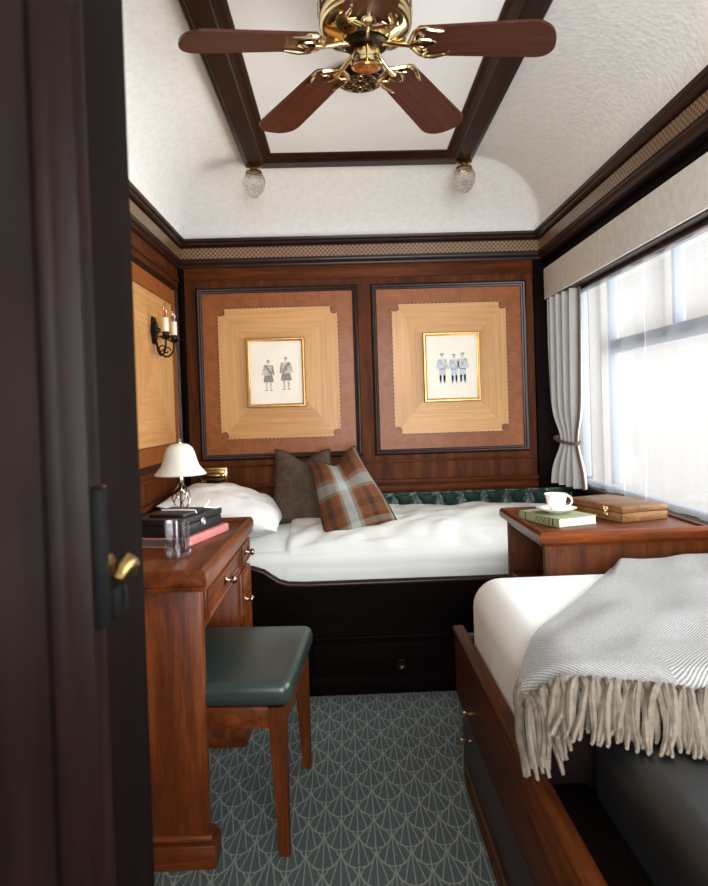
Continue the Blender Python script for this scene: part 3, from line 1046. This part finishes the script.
def figure(ml, md, x, z, s, y, flip=1, kilt=True, hat=False):
    X = lambda a: x + a * s * flip
    Z = lambda b: z + b * s
    pp = lambda L: [(X(a), Z(b)) for a, b in L]
    ellipse(ml, X(0), Z(.93), .045 * s, .06 * s, y)
    ellipse(md, X(0), Z(.975), .05 * s, .03 * s, y - .0003)
    poly(ml, pp([(-.13, .84), (.13, .84), (.17, .55), (.12, .48), (-.12, .48), (-.17, .55)]), y)
    poly(md, pp([(-.14, .82), (-.06, .85), (.13, .56), (.08, .48)]), y - .0003)
    poly(md, pp([(.10, .83), (.15, .82), (.20, .52), (.15, .50)]), y - .0003)
    poly(ml, pp([(-.15, .80), (-.11, .82), (-.19, .50), (-.22, .52)]), y)
    if kilt: poly(md, pp([(-.13, .50), (.13, .50), (.17, .28), (-.17, .28)]), y - .0003)
    else: poly(ml, pp([(-.12, .50), (.12, .50), (.10, .06), (.02, .06), (0, .40), (-.02, .06), (-.10, .06)]), y)
    poly(ml, pp([(-.10, .28), (-.03, .28), (-.045, .03), (-.09, .03)]), y)
    poly(ml, pp([(.03, .28), (.10, .28), (.09, .03), (.045, .03)]), y)
    poly(md, pp([(-.11, .03), (-.04, .03), (-.03, 0), (-.14, 0)]), y - .0003)
    poly(md, pp([(.04, .03), (.10, .03), (.14, 0), (.03, 0)]), y - .0003)
    if hat: poly(md, pp([(-.08, .98), (.08, .98), (.05, 1.03), (-.05, 1.04)]), y - .0003)


def picture(x0, x1, z0, z1, label, kind, tilt):
    cx, cz = (x0 + x1) / 2, (z0 + z1) / 2
    o = thing('framed_print', label, 'picture', (cx, YB - .008, cz), 'framed prints')
    yb = YB - .0075
    MB().rbox((x0 + .004, yb - .010, z0 + .004), (x1 - .004, yb, z1 - .004), 0).build('backing', 'deep', o, smooth=False)
    MB().sweep([(x0, yb - .004, z0), (x1, yb - .004, z0), (x1, yb - .004, z1), (x0, yb - .004, z1)], (0, -1, 0),
               [(0, 0), (0, .012), (.004, .018), (.010, .018), (.013, .013), (.016, .012), (.018, .007)]).build('frame', 'gilt', o, angle=30)
    pr = MB().rbox((x0 + .014, yb - .0115, z0 + .014), (x1 - .014, yb - .010, z1 - .014), 0).build('print', 'paper', o, smooth=False)
    y = yb - .0117
    zb = lerp(z0, z1, .24)
    if kind == 2: figs = [(.37, 0, .155, 1, True, False), (.67, .003, .165, -1, True, False)]
    else: figs = [(.33, .008, .150, 1, False, True), (.54, .008, .145, 1, False, True), (.69, .008, .150, -1, False, True)]
    for fx, dz, fs_, fl_, kl, ht in figs:
        ml, md = MB(), MB()
        figure(ml, md, lerp(x0, x1, fx), zb + dz, fs_, y, fl_, kl, ht)
        fo = ml.build('drawn_figure', 'inkgrey' if kind == 2 else 'inkblue', pr, smooth=False)
        md.build('pencil_shading', 'inkdark' if kind == 2 else 'inkgrey', pr, smooth=False)
    return o


picture(-.489, -.192, 1.188, 1.539, 'gilt framed print of two standing kilted figures, on the left wall panel', 2, 0)
picture(.409, .700, 1.189, 1.543, 'gilt framed print of three standing blue-grey figures, on the right wall panel', 3, 0)

# ------------------------------------------------------------------ wall sconce
sx, sy, sz = XL + .006, 3.005, 1.53
sc = thing('wall_sconce', 'dark bronze twin candle wall light on the left wall panel', 'wall light', (sx, sy, sz))
m = MB()
out = []
for k in range(36):
    a = 2 * PI * k / 36
    r_ = 1 + .10 * math.cos(6 * a)
    out.append((.042 * r_ * math.cos(a), .060 * r_ * math.sin(a)))
m.prism(out, lambda a, b, dd: Vector((sx + dd, sy + a, sz + b)), 0, .008)
m.prism([(a * .6, b * .65) for a, b in out], lambda a, b, dd: Vector((sx + dd, sy + a, sz + b)), .008, .016)
m.lathe([(.014, 0), (.012, .012), (.006, .018), (0, .02)], (sx + .014, sy, sz), 14, RX)
m.build('back_plate', 'bronze', sc)
for sgn in (-1, 1):
    m = MB()
    ey = sy + sgn * .072
    ex = sx + .072
    pts = []
    for i in range(19):
        tt = i / 18
        a = -PI * .5 - PI * .5 + PI * tt
        px_ = sx + .012 + (ex - sx - .012) * (1 - math.cos(PI * tt)) / 2
        py_ = sy + (ey - sy) * (1 - math.cos(PI * tt)) / 2
        pz_ = sz - .02 - .085 * math.sin(PI * tt) ** .8 - .012 * tt
        pts.append((px_, py_, pz_))
    m.tube(pts, .0042, 8)
    pts = [(sx + .045 + .018 * math.cos(a) * (1 - a / 9), sy + sgn * .04, sz - .085 + .018 * math.sin(a) * (1 - a / 9)) for a in [i * .45 for i in range(15)]]
    m.tube(pts, .003, 6)
    a_ = m.build('arm', 'bronze', sc)
    m = MB().lathe([(0, -.012), (.010, -.010), (.024, 0), (.032, .004), (.026, .004), (.014, .006), (.013, .016), (.016, .022), (.012, .024), (0, .024)], (ex, ey, sz - .038), 20, flute=.08, nfl=8)
    m.build('drip_pan', 'bronze', a_)
    MB().lathe([(0, .022), (.013, .022), (.013, .082), (.008, .084), (0, .084)], (ex, ey, sz - .038), 16).build('candle_tube', 'candle', a_, label='cream candle tube')
    MB().lathe([(.006, .084), (.008, .092), (.013, .106), (.014, .114), (.010, .130), (.004, .144), (0, .150)], (ex, ey, sz - .038), 16).build('bulb', 'bulb', a_, label='clear flame bulb')
    MB().lathe([(0, .083), (.007, .084), (.006, .10), (.003, .112), (0, .112)], (ex, ey, sz - .038), 12).build('bulb_cap', 'copper', a_)

# ------------------------------------------------------------------ window dressing
pe = thing('pelmet', 'straight grey fabric pelmet above the window', 'pelmet', (1.06, 1.9, 1.695))
m = MB().rbox((1.03, .10, 1.695), (1.045, 3.485, 1.846), .004, 3).rbox((1.045, 3.47, 1.695), (XR, 3.485, 1.846), .003)
m.build('fabric_board', 'pelmet', pe)
MB().tube([(1.034, .10, 1.696), (1.034, 3.484, 1.696)], .005, 8).build('hem_cord', 'pelmet', pe)
m = MB().rbox((1.085, .12, 1.672), (1.10, 3.46, 1.690), .003).rbox((1.047, .12, 1.69), (XR, 3.465, 1.70), .002)
m.build('curtain_track', 'dark_y', pe)

cu = thing('curtain', 'grey lined curtain gathered by a tie-back beside the window', 'curtain', (1.07, 3.30, .77))
CA, CB = Vector((1.055, 3.455, 0)), Vector((1.085, 3.10, 0))


def curtain(u, v):
    z = lerp(.768, 1.688, v)
    tie = math.exp(-((z - .985) / .10) ** 2)
    low = sstep(.985, .80, z)
    wid = lerp(1.0, .60, tie) * lerp(1.0, 1.12, low)
    c = .5 + .0 * tie
    s = c + (u - .5) * wid
    p = CA.lerp(CB, s)
    ph = u * 2 * PI * 4.5 + .5 * math.sin(z * 3 + u * 5)
    amp = .032 * lerp(1, .45, tie) * (1 - .3 * v)
    nx = -1
    fold = amp * (math.sin(ph) + .25 * math.sin(2 * ph + 1))
    return (p.x + fold * .8 - .012 + .01 * tie, p.y + fold * .25, z)


m = MB().grid(150, 60, curtain, thick=.003)
cl = m.build('cloth', 'curtain', cu, angle=80)
MB().tube([Vector(curtain(1, k / 40)) + Vector((-.004, -.002, 0)) for k in range(41)], .007, 8).build('edge_braid', 'braid', cu, label='dark brown braid edging')
pts = []
for k in range(40):
    a = 2 * PI * k / 40
    pts.append((1.062 + .036 * math.cos(a), 3.278 + .135 * math.sin(a), .985 + .012 * math.sin(a)))
pts2 = []
m = MB()
for off in (0, PI):
    q = []
    for k in range(160):
        a = 2 * PI * k / 160
        b = a * 22 + off
        q.append((1.060 + (.042 + .004 * math.cos(b)) * math.cos(a), 3.278 + (.13 + .004 * math.cos(b)) * math.sin(a), .985 + .012 * math.sin(a) + .004 * math.sin(b)))
    m.tube(q, .0045, 6, closed=True)
m.build('tie_back', 'braid', cu, label='twisted brown rope tie-back')

she = MB()


def sheer(u, v):
    y = lerp(.25, 3.33, u)
    z = lerp(.772, 1.688, v)
    b = y * 2 * PI / .20
    amp = .014 * (.6 + .6 * fbm(y * 1.3, 0, 2)) * (1.0 - .25 * v)
    w_ = amp * (math.sin(b + 1.6 * fbm(y * 2.1, z * .8, 5)) + .35 * math.sin(2.7 * b + z * 1.5)) + .004 * fbm(y * 8, z * 4, 3)
    return (1.138 + w_, y, z)


she.grid(520, 40, sheer)
so = she.build('sheer_curtain', 'sheer', angle=180)
tag(so, 'white sheer net curtain hanging across the window', 'net curtain')

# ------------------------------------------------------------------ cabinet between the beds
cab = thing('bedside_cabinet', 'mahogany cabinet with an open niche between the two beds', 'cabinet', (.85, 2.34, 0))
KX0, KX1, KY0, KY1 = .578, 1.118, 2.065, 2.615
MB().rbox((KX0 + .006, KY0 + .006, .737), (KX1, KY1 - .006, .762), .003).build('cabinet_top', 'mahogany_x', cab)
MB().sweep([(KX0, KY0, .735), (KX1, KY0, .735), (KX1, KY1, .735), (KX0, KY1, .735)], (0, 0, 1),
           [(.03, -.012), (.022, -.012), (.016, -.004), (.010, 0), (.004, 0), (0, .008), (0, .024), (.006, .034), (.014, .036), (.020, .034), (.022, .0275), (.024, .02)]).build('raised_lip', 'mahogany_x', cab, angle=30)
m = MB()
m.rbox((.602, KY0 + .036, 0), (KX1, KY0 + .056, .737), .002)
m.build('side_panel', 'panelwood', cab)
MB().rbox((.602, KY1 - .047, 0), (KX1, KY1 - .022, .737), .002).build('side_panel', 'panelwood', cab)
MB().rbox((KX1 - .02, KY0 + .056, 0), (KX1, KY1 - .047, .737), .001).build('back_panel', 'dark', cab)
MB().rbox((.606, KY0 + .056, .515), (KX1 - .02, KY1 - .047, .538), .002).build('shelf', 'mahogany_y', cab)
MB().rbox((.604, KY0 + .056, .04), (.622, KY1 - .047, .512), .003).build('door', 'mahogany', cab)
MB().rbox((.604, KY0 + .056, .712), (.622, KY1 - .047, .737), .002).build('top_rail', 'mahogany_y', cab)

ZK = .7622
# green book
TG = Matrix.Translation((.672, 2.175, ZK)) @ Matrix.Rotation(R(20), 4, 'Z')
gb = thing('green_book', 'sage green hardback book under the teacup', 'book', (.68, 2.28, ZK))
m = MB()
m.rbox((0, 0, 0), (.15, .22, .003), .001, 1, TG).rbox((0, 0, .027), (.15, .22, .030), .001, 1, TG).rbox((-.001, 0, .001), (.003, .22, .029), .001, 1, TG)
m.build('cover', 'greencloth', gb)
MB().rbox((.003, .003, .003), (.146, .217, .027), 0, 1, TG).build('pages', 'paper', gb, smooth=False)
m = MB()
for q in (.03, .05, .18):
    m.rbox((-.0016, q, .003), (-.0008, q + .004, .027), 0, 1, TG)
for q in range(3):
    m.tube([TG @ Vector((-.0016, .064 + q * .02, .006)), TG @ Vector((-.0016, .074 + q * .02, .024)), TG @ Vector((-.0016, .084 + q * .02, .006))], .0008, 5)
m.build('spine_stamping', 'inlay', gb, label='dark stamped lines on the spine')
# saucer and cup
ccx, ccy, zc = .702, 2.300, ZK + .0302
sa = MB().lathe([(0, 0), (.026, 0), (.030, .003), (.046, .008), (.066, .016), (.0675, .0175), (.065, .018), (.046, .011), (.028, .007), (0, .006)], (ccx, ccy, zc), 40)
tag(sa.build('saucer', 'porcelain', origin=(ccx, ccy, zc)), 'white porcelain saucer under the teacup', 'saucer')
zc2 = zc + .0065
cp = thing('teacup', 'white porcelain teacup on its saucer on the green book', 'cup', (ccx, ccy, zc2))
MB().lathe([(0, 0), (.019, 0), (.020, .004), (.018, .007), (.026, .016), (.032, .030), (.034, .045), (.038, .057), (.0385, .058), (.037, .0575), (.032, .045), (.030, .030), (.024, .018), (.012, .010), (0, .009)], (ccx, ccy, zc2), 40).build('cup_body', 'porcelain', cp)
pts = []
for i in range(13):
    a = lerp(-1.2, 1.35, i / 12)
    pts.append((ccx + .030 + .022 * math.cos(a), ccy - .006, zc2 + .033 + .019 * math.sin(a)))
MB().tube(pts, .0032, 8).build('handle', 'porcelain', cp)
# wooden box
TW = Matrix.Translation((.895, 2.225, ZK)) @ Matrix.Rotation(R(17), 4, 'Z')
wx = thing('wooden_box', 'flat wooden hinged box with a brass clasp beside the teacup', 'box', (.93, 2.35, ZK))
MB().rbox((0, 0, 0), (.185, .30, .030), .003, 2, TW).build('box_body', 'boxwood', wx)
MB().rbox((0, 0, .031), (.185, .30, .052), .003, 2, TW).build('box_lid', 'boxwood', wx)
m = MB()
m.rbox((-.003, .068, .033), (.0005, .092, .047), .001, 1, TW).rbox((-.003, .070, .012), (.0005, .090, .026), .001, 1, TW).rbox((-.005, .076, .016), (-.002, .084, .042), .001, 1, TW)
m.build('clasp', 'brass', wx, label='brass hook clasp')

# ------------------------------------------------------------------ near bed on the window side
nb_ = thing('couch_bed', 'mahogany framed couch bed under the window in the foreground', 'bed', (.73, 1.2, 0))
MB().rbox((.322, .12, .262), (.346, 2.14, .465), .003).build('side_rail', 'panelwood_y', nb_)
MB().rbox((.316, .12, .458), (.352, 2.145, .476), .007, 3).build('rail_cap', 'panelwood_y', nb_)
MB().rbox((.326, .12, .240), (.350, 2.14, .264), .006, 3).build('ledge_moulding', 'dark_y', nb_)
MB().rbox((.338, .12, .0), (.356, 2.13, .245), .002).build('lower_panel', 'dark_y', nb_)
MB().rbox((.346, 2.078, .0), (1.115, 2.096, .465), .003).build('end_board', 'dark_x', nb_)
MB().rbox((.356, .12, .26), (1.115, 2.078, .36), .002).build('slat_deck', 'dark_y', nb_)
MB().rbox((.348, .12, .36), (.418, 1.228, .470), .006).build('inner_ledge', 'deep_y', nb_)
MB().rbox((.350, 1.230, .36), (1.115, 1.246, .600), .006).build('divider_board', 'deep_x', nb_)
m = MB()
m.rbox((.331, .15, .004), (.338, 2.08, .012), .001, 1).rbox((.331, .15, .060), (.338, 2.08, .068), .001, 1)
n = 64
for q in range(n):
    y0 = .15 + 1.93 * q / n
    y1 = y0 + 1.93 / n
    m.tube([(.335, y0, .010), (.335, y1, .062)], .0025, 5)
    m.tube([(.335, y0, .062), (.335, y1, .010)], .0025, 5)
m.build('vent_grille', 'oldbrass', nb_, label='brass lattice vent along the floor')
for y, z in ((1.93, .262 - .0), (2.06, .15)):
    MB().lathe([(0, 0), (.008, 0), (.009, .003), (.005, .005), (.005, .010), (.008, .013), (.006, .018), (0, .019)], (.337 if z < .2 else .326, y, z if z < .2 else .29), 14, Matrix.Rotation(R(-90), 4, 'Y')).build('knob', 'brass', nb_)

m2 = MB().rbox((.358, 1.250, .362), (1.115, 2.076, .654), .085, 7)
for vv in m2.v:
    if vv.z > .5:
        vv.z += .012 * fbm(vv.x * 4, vv.y * 4, 6)
tag(m2.build('mattress', 'litsheet', angle=60), 'white sheeted mattress of the near couch bed, under the throw', 'mattress')

lc = MB().rbox((.420, .15, .362), (1.115, 1.228, .592), .05, 6)
tag(lc.build('leather_seat', 'blackleather', angle=60), 'black leather seat section of the near couch bed', 'seat cushion')

# throw
th = thing('throw_blanket', 'grey herringbone wool throw with long fringe on the near bed', 'blanket', (.75, 1.6, .66))


def mat_top(x, y):
    zt = .657 + .012 * fbm(x * 4, y * 4, 6)
    if x < .443: zt -= .062 * min(1.2, (.443 - x) / .115) ** 2.2
    if y < 1.195:
        dy = min(1.195 - y, .085)
        zt -= .085 - math.sqrt(max(0, .085 ** 2 - dy ** 2))
    if y > 1.99:
        dy = min(y - 1.99, .085)
        zt -= .085 - math.sqrt(max(0, .085 ** 2 - dy ** 2))
    return zt


def left_edge(t):
    """left border of the throw, t = 0 near end .. 1 far end"""
    pts = [(0, .322), (.1, .335), (.25, .385), (.5, .52), (.8, .70), (1.0, .80)]
    for (a, b), (c, d_) in zip(pts, pts[1:]):
        if t <= c: return lerp(b, d_, (t - a) / (c - a))
    return pts[-1][1]


def throw(u, v):
    x = lerp(left_edge(v), 1.112, u)
    yn = max(1.165, 1.295 - .50 * (x - .33))
    y = lerp(yn, 2.062, v)
    # soft folds that run with the drape
    fold = .016 * fbm(x * 3 - y * 2.5, y * 2 + x, 8.2) + .007 * fbm(x * 9 - y * 6, y * 5, 3.3)
    z = mat_top(x, y) + .016 + max(-.002, fold) * (1 - sstep(.40, .34, x)) * sstep(.02, .2, v)
    near = 1 - sstep(0, .06, v)
    z += -.016 * near + .030 * sstep(.72, .95, v) * sstep(0, .10, u) + .006 * math.sin(v * 17 + u * 3) * sstep(.1, .3, v) * sstep(.05, .3, u)
    return (x, y, z)


bl = MB().grid(90, 90, throw, lambda u, v: (u * .8 + .12 * v, v * .9), thick=.009)
blo = bl.build('blanket_cloth', 'herringbone', th, angle=80)
m = MB()
rnd = random.Random(5)


def rest(x, y):
    """what a strand lies on: mattress, its rounded end, or the leather seat"""
    z = mat_top(x, y) + .010 if y > 1.25 else .60
    return max(z, .600) if x > .40 else max(z, .48)


for layer, N in ((0, 88), (1, 84)):
    for k in range(N):
        u = ((k + rnd.random() * .6) / N) ** 1.15
        p = Vector(throw(u, 0))
        p.z -= .003
        left = 1 - sstep(0, .11, u)
        ln = (.105 + .035 * rnd.random()) * (1 + .45 * left) - .015 * layer
        sway = (-.5 + rnd.random()) * .045 - .045 + .045 * left
        lift = .016 * rnd.random() + .008 * layer
        pts = [p]
        for i in range(1, 10):
            tt = i / 9
            xx = p.x + sway * tt + .005 * math.sin(tt * 5 + k * 1.7)
            yy = p.y - ln * (.95 - .25 * left) * tt
            zz = max(rest(xx, yy), p.z - ln * 1.1 * tt * tt) + lift * math.sin(PI * min(1, tt * 1.2)) * .8
            zz -= left * .085 * tt * tt
            pts.append(Vector((xx, yy, min(zz, p.z + .012))))
        m.tube(pts, [.0055, .0062, .0066, .0068, .0068, .0066, .006, .0054, .0046, .003], 6)
# strands that hang from the left border near the corner, down over the rail
for k in range(22):
    p = Vector(throw(0, .0045 * k))
    ln = .10 - .002 * k + .03 * rnd.random()
    pts = []
    for i in range(8):
        tt = i / 7
        pts.append(Vector((p.x - .012 * math.sin(PI * min(1, tt * 1.3) / 1.3) - .003 * math.sin(k * 2 + tt * 4), p.y - .055 * tt - .006 * math.sin(k + tt * 3), p.z - .004 - ln * tt ** 1.2)))
    m.tube(pts, [.005, .0058, .0062, .0062, .006, .0056, .005, .0035], 6)
m.build('fringe', 'yarn', th)['kind'] = 'stuff'

# ------------------------------------------------------------------ ceiling fan
FX, FY, ZF = .082, 1.725, 2.0
fan = thing('ceiling_fan', 'five-bladed ceiling fan with polished brass motor under the ceiling panel', 'ceiling fan', (FX, FY, 2.262))
MB().lathe([(0, 2.262), (.075, 2.262), (.085, 2.25), (.100, 2.225), (.112, 2.20), (.116, 2.18), (.116, 2.125), (.112, 2.118), (.116, 2.110), (.113, 2.100), (.104, 2.090), (.058, 2.066), (.055, 2.068), (.055, 2.075), (0, 2.075)], (FX, FY, 0), 48).build('motor_housing', 'brass', fan)
for q in range(5):
    T = Matrix.Translation((FX, FY, 0)) @ Matrix.Rotation(R(-90 + 36 + 72 * q), 4, 'Z') @ Matrix.Translation((.082, 0, 2.0775)) @ Matrix.Rotation(R(-27.5), 4, 'Y')
    md = MB().lathe([(0, .004), (.024, .004), (.027, 0), (.027, -.002), (.024, -.004), (.021, -.003), (0, -.003)], (0, 0, 0), 24, T).build('medallion', 'oldbrass', fan, label='round pierced brass medallion')
    for a_, b_ in ((-.008, -.010), (-.008, .003), (.004, -.010), (.004, .003)):
        MB().rbox((a_, b_, -.0042), (a_ + .004, b_ + .008, -.0026), 0, 1, T).build('slot', 'vent', md, smooth=False)
for q in range(18):
    a = 2 * PI * q / 18
    T = Matrix.Translation((FX, FY, 0)) @ Matrix.Rotation(a, 4, 'Z')
    MB().rbox((.1135, -.007, 2.13), (.1172, .007, 2.168), .002, 1, T).build('vent_slot', 'vent', fan)
MB().lathe([(0, 2.076), (.054, 2.076), (.056, 2.060), (.050, 2.054), (0, 2.054)], (FX, FY, 0), 36).build('flywheel', 'vent', fan)
sh = MB().lathe([(0, 2.054), (.034, 2.054), (.036, 2.05), (.036, 2.022), (.040, 2.018), (.040, 2.010), (.034, 2.006), (.029, 2.006), (0, 2.006)], (FX, FY, 0), 36).build('switch_housing', 'brass', fan)
MB().lathe([(.029, 2.0065), (.028, 2.003), (.010, 2.002), (.004, 1.999), (0, 1.999)], (FX, FY, 0), 28).build('end_cap', 'copper', sh, label='copper coloured end cap')
MB().tube([(FX, FY - .038, 2.03), (FX, FY - .041, 2.0), (FX, FY - .041, 1.985)], .0012, 6).build('pull_chain', 'brass', sh)


def blade_outline():
    pts = []
    r0, r1 = .128, .455
    w0, w1 = .054, .066
    for k in range(9):
        a = PI / 2 + PI * k / 8
        pts.append((r0 + .02 + .02 * math.cos(a), w0 * math.sin(a)))
    for k in range(13):
        a = -PI / 2 + PI * k / 12
        ca, sa_ = math.cos(a), math.sin(a)
        pts.append((r1 - .048 + .052 * (abs(ca) ** .9), w1 * (abs(sa_) ** .85) * (1 if sa_ > 0 else -1)))
    return pts


bo = blade_outline()
for k in (0, 72, 144, -144, -72):
    th_ = R(-90 + 1 - k)          # towards the viewer first
    T = Matrix.Translation((FX, FY, ZF + .069)) @ Matrix.Rotation(th_, 4, 'Z') @ Matrix.Rotation(R(8.75), 4, 'Y') @ Matrix.Rotation(R(-7), 4, 'X')
    n = len(bo)
    m = MB()
    vs = [T @ Vector((a, b, -.003)) for a, b in bo] + [T @ Vector((a, b, .003)) for a, b in bo]
    uvs = [(a, b) for a, b in bo] * 2
    fs = [list(range(n))[::-1], list(range(n, 2 * n))] + [[q, (q + 1) % n, n + (q + 1) % n, n + q] for q in range(n)]
    m.add(vs, fs, uvs)
    b_ = m.build('fan_blade', 'blade', fan, angle=30)
    m = MB()
    G = lambda L: [T @ Vector(p) for p in L]
    T0 = Matrix.Translation((FX, FY, ZF)) @ Matrix.Rotation(th_, 4, 'Z')
    arm = [T0 @ Vector((.044, 0, .060)), T0 @ Vector((.070, 0, .054))] + [T @ Vector(p) for p in ((.095, 0, -.009), (.108, 0, -.010), (.120, 0, -.009), (.135, 0, -.008))]
    m.tube(arm, [.008, .007, .006, .006, .007, .008], 10)
    for s_ in (-1, 1):
        m.tube(G([(x_ - .050, y_, z_) for x_, y_, z_ in ((.160, 0, -.008), (.170, s_ * .018, -.008), (.178, s_ * .036, -.007), (.192, s_ * .050, -.006), (.212, s_ * .052, -.006), (.236, s_ * .045, -.006), (.252, s_ * .042, -.005))]), [.006, .006, .006, .0055, .006, .005, .003], 8)
        m.tube(G([(x_ - .050, y_, z_) for x_, y_, z_ in ((.172, s_ * .006, -.008), (.190, s_ * .014, -.007), (.200, s_ * .030, -.006), (.190, s_ * .046, -.006))]), .004, 8)
        m.tube(G([(x_ - .050, y_, z_) for x_, y_, z_ in ((.192, s_ * .016, -.007), (.212, s_ * .012, -.006), (.226, s_ * .004, -.005))]), [.0045, .004, .003], 8)
    m.build('blade_bracket', 'brass', b_, label='scrolled brass bracket')

# rosette ventilator on the ceiling behind the fan
vr = thing('ceiling_vent', 'round dark ventilator with a brass rosette on the ceiling beyond the fan', 'ventilator', (.085, 2.28, 2.262))
MB().lathe([(0, 2.262), (.082, 2.262), (.084, 2.25), (.080, 2.236), (.072, 2.230), (.06, 2.229), (0, 2.229)], (.085, 2.28, 0), 36).build('vent_ring', 'vent', vr)
m = MB()
for rr in (.058, .020): m.tube([(.085 + rr * math.cos(a), 2.28 + rr * math.sin(a), 2.229) for a in [2 * PI * q / 36 for q in range(36)]], .003, 6, closed=True)
for q in range(8):
    a = 2 * PI * q / 8
    T = Matrix.Translation((.085, 2.28, 2.228)) @ Matrix.Rotation(a, 4, 'Z')
    m.tube([T @ Vector(p) for p in ((.02, 0, 0), (.032, .010, 0), (.046, .008, 0), (.056, 0, 0), (.046, -.008, 0), (.032, -.010, 0))], .0025, 6, closed=True)
m.build('rosette', 'brass', vr, label='brass rosette grille')


# ------------------------------------------------------------------ crystal ceiling lights at the beam corners
def acorn(x, y, label):
    zt = 2.234
    o = thing('ceiling_light', label, 'ceiling light', (x, y, zt), 'crystal ceiling lights')
    MB().lathe([(0, 0), (.034, 0), (.036, -.006), (.026, -.010), (.014, -.014), (.014, -.024), (.034, -.028), (.036, -.034), (.036, -.040), (.032, -.040), (.030, -.032), (0, -.030)], (x, y, zt), 28).build('fitter', 'oldbrass', o)
    m = MB()
    pr = [(.031, -.036), (.040, -.048), (.0455, -.064), (.0455, -.080), (.041, -.098), (.032, -.116), (.021, -.130), (.010, -.139), (0, -.142)]
    # diamond-cut surface
    seg, rows = 32, 26
    vs, fs = [], []
    for i in range(rows):
        tt = i / (rows - 1) * (len(pr) - 1)
        q = min(int(tt), len(pr) - 2)
        r_, z_ = lerp(pr[q][0], pr[q + 1][0], tt - q), lerp(pr[q][1], pr[q + 1][1], tt - q)
        for k in range(seg):
            a = 2 * PI * k / seg
            d_ = 1 + (.05 if (i + k) % 2 else -.03) * (1 if 0 < i < rows - 2 else 0)
            vs.append((x + r_ * d_ * math.cos(a), y + r_ * d_ * math.sin(a), zt + z_))
    for i in range(rows - 1):
        for k in range(seg):
            k2 = (k + 1) % seg
            A, B, C_, D = i * seg + k, i * seg + k2, (i + 1) * seg + k2, (i + 1) * seg + k
            fs += [[A, B, C_], [A, C_, D]] if (i + k) % 2 else [[A, B, D], [B, C_, D]]
    m.add(vs, fs)
    m.build('crystal_shade', 'crystal', o, smooth=False)
    return o


acorn(-.360, 3.02, 'cut crystal acorn ceiling light at the left far corner of the beam frame')
acorn(.556, 3.02, 'cut crystal acorn ceiling light at the right far corner of the beam frame')
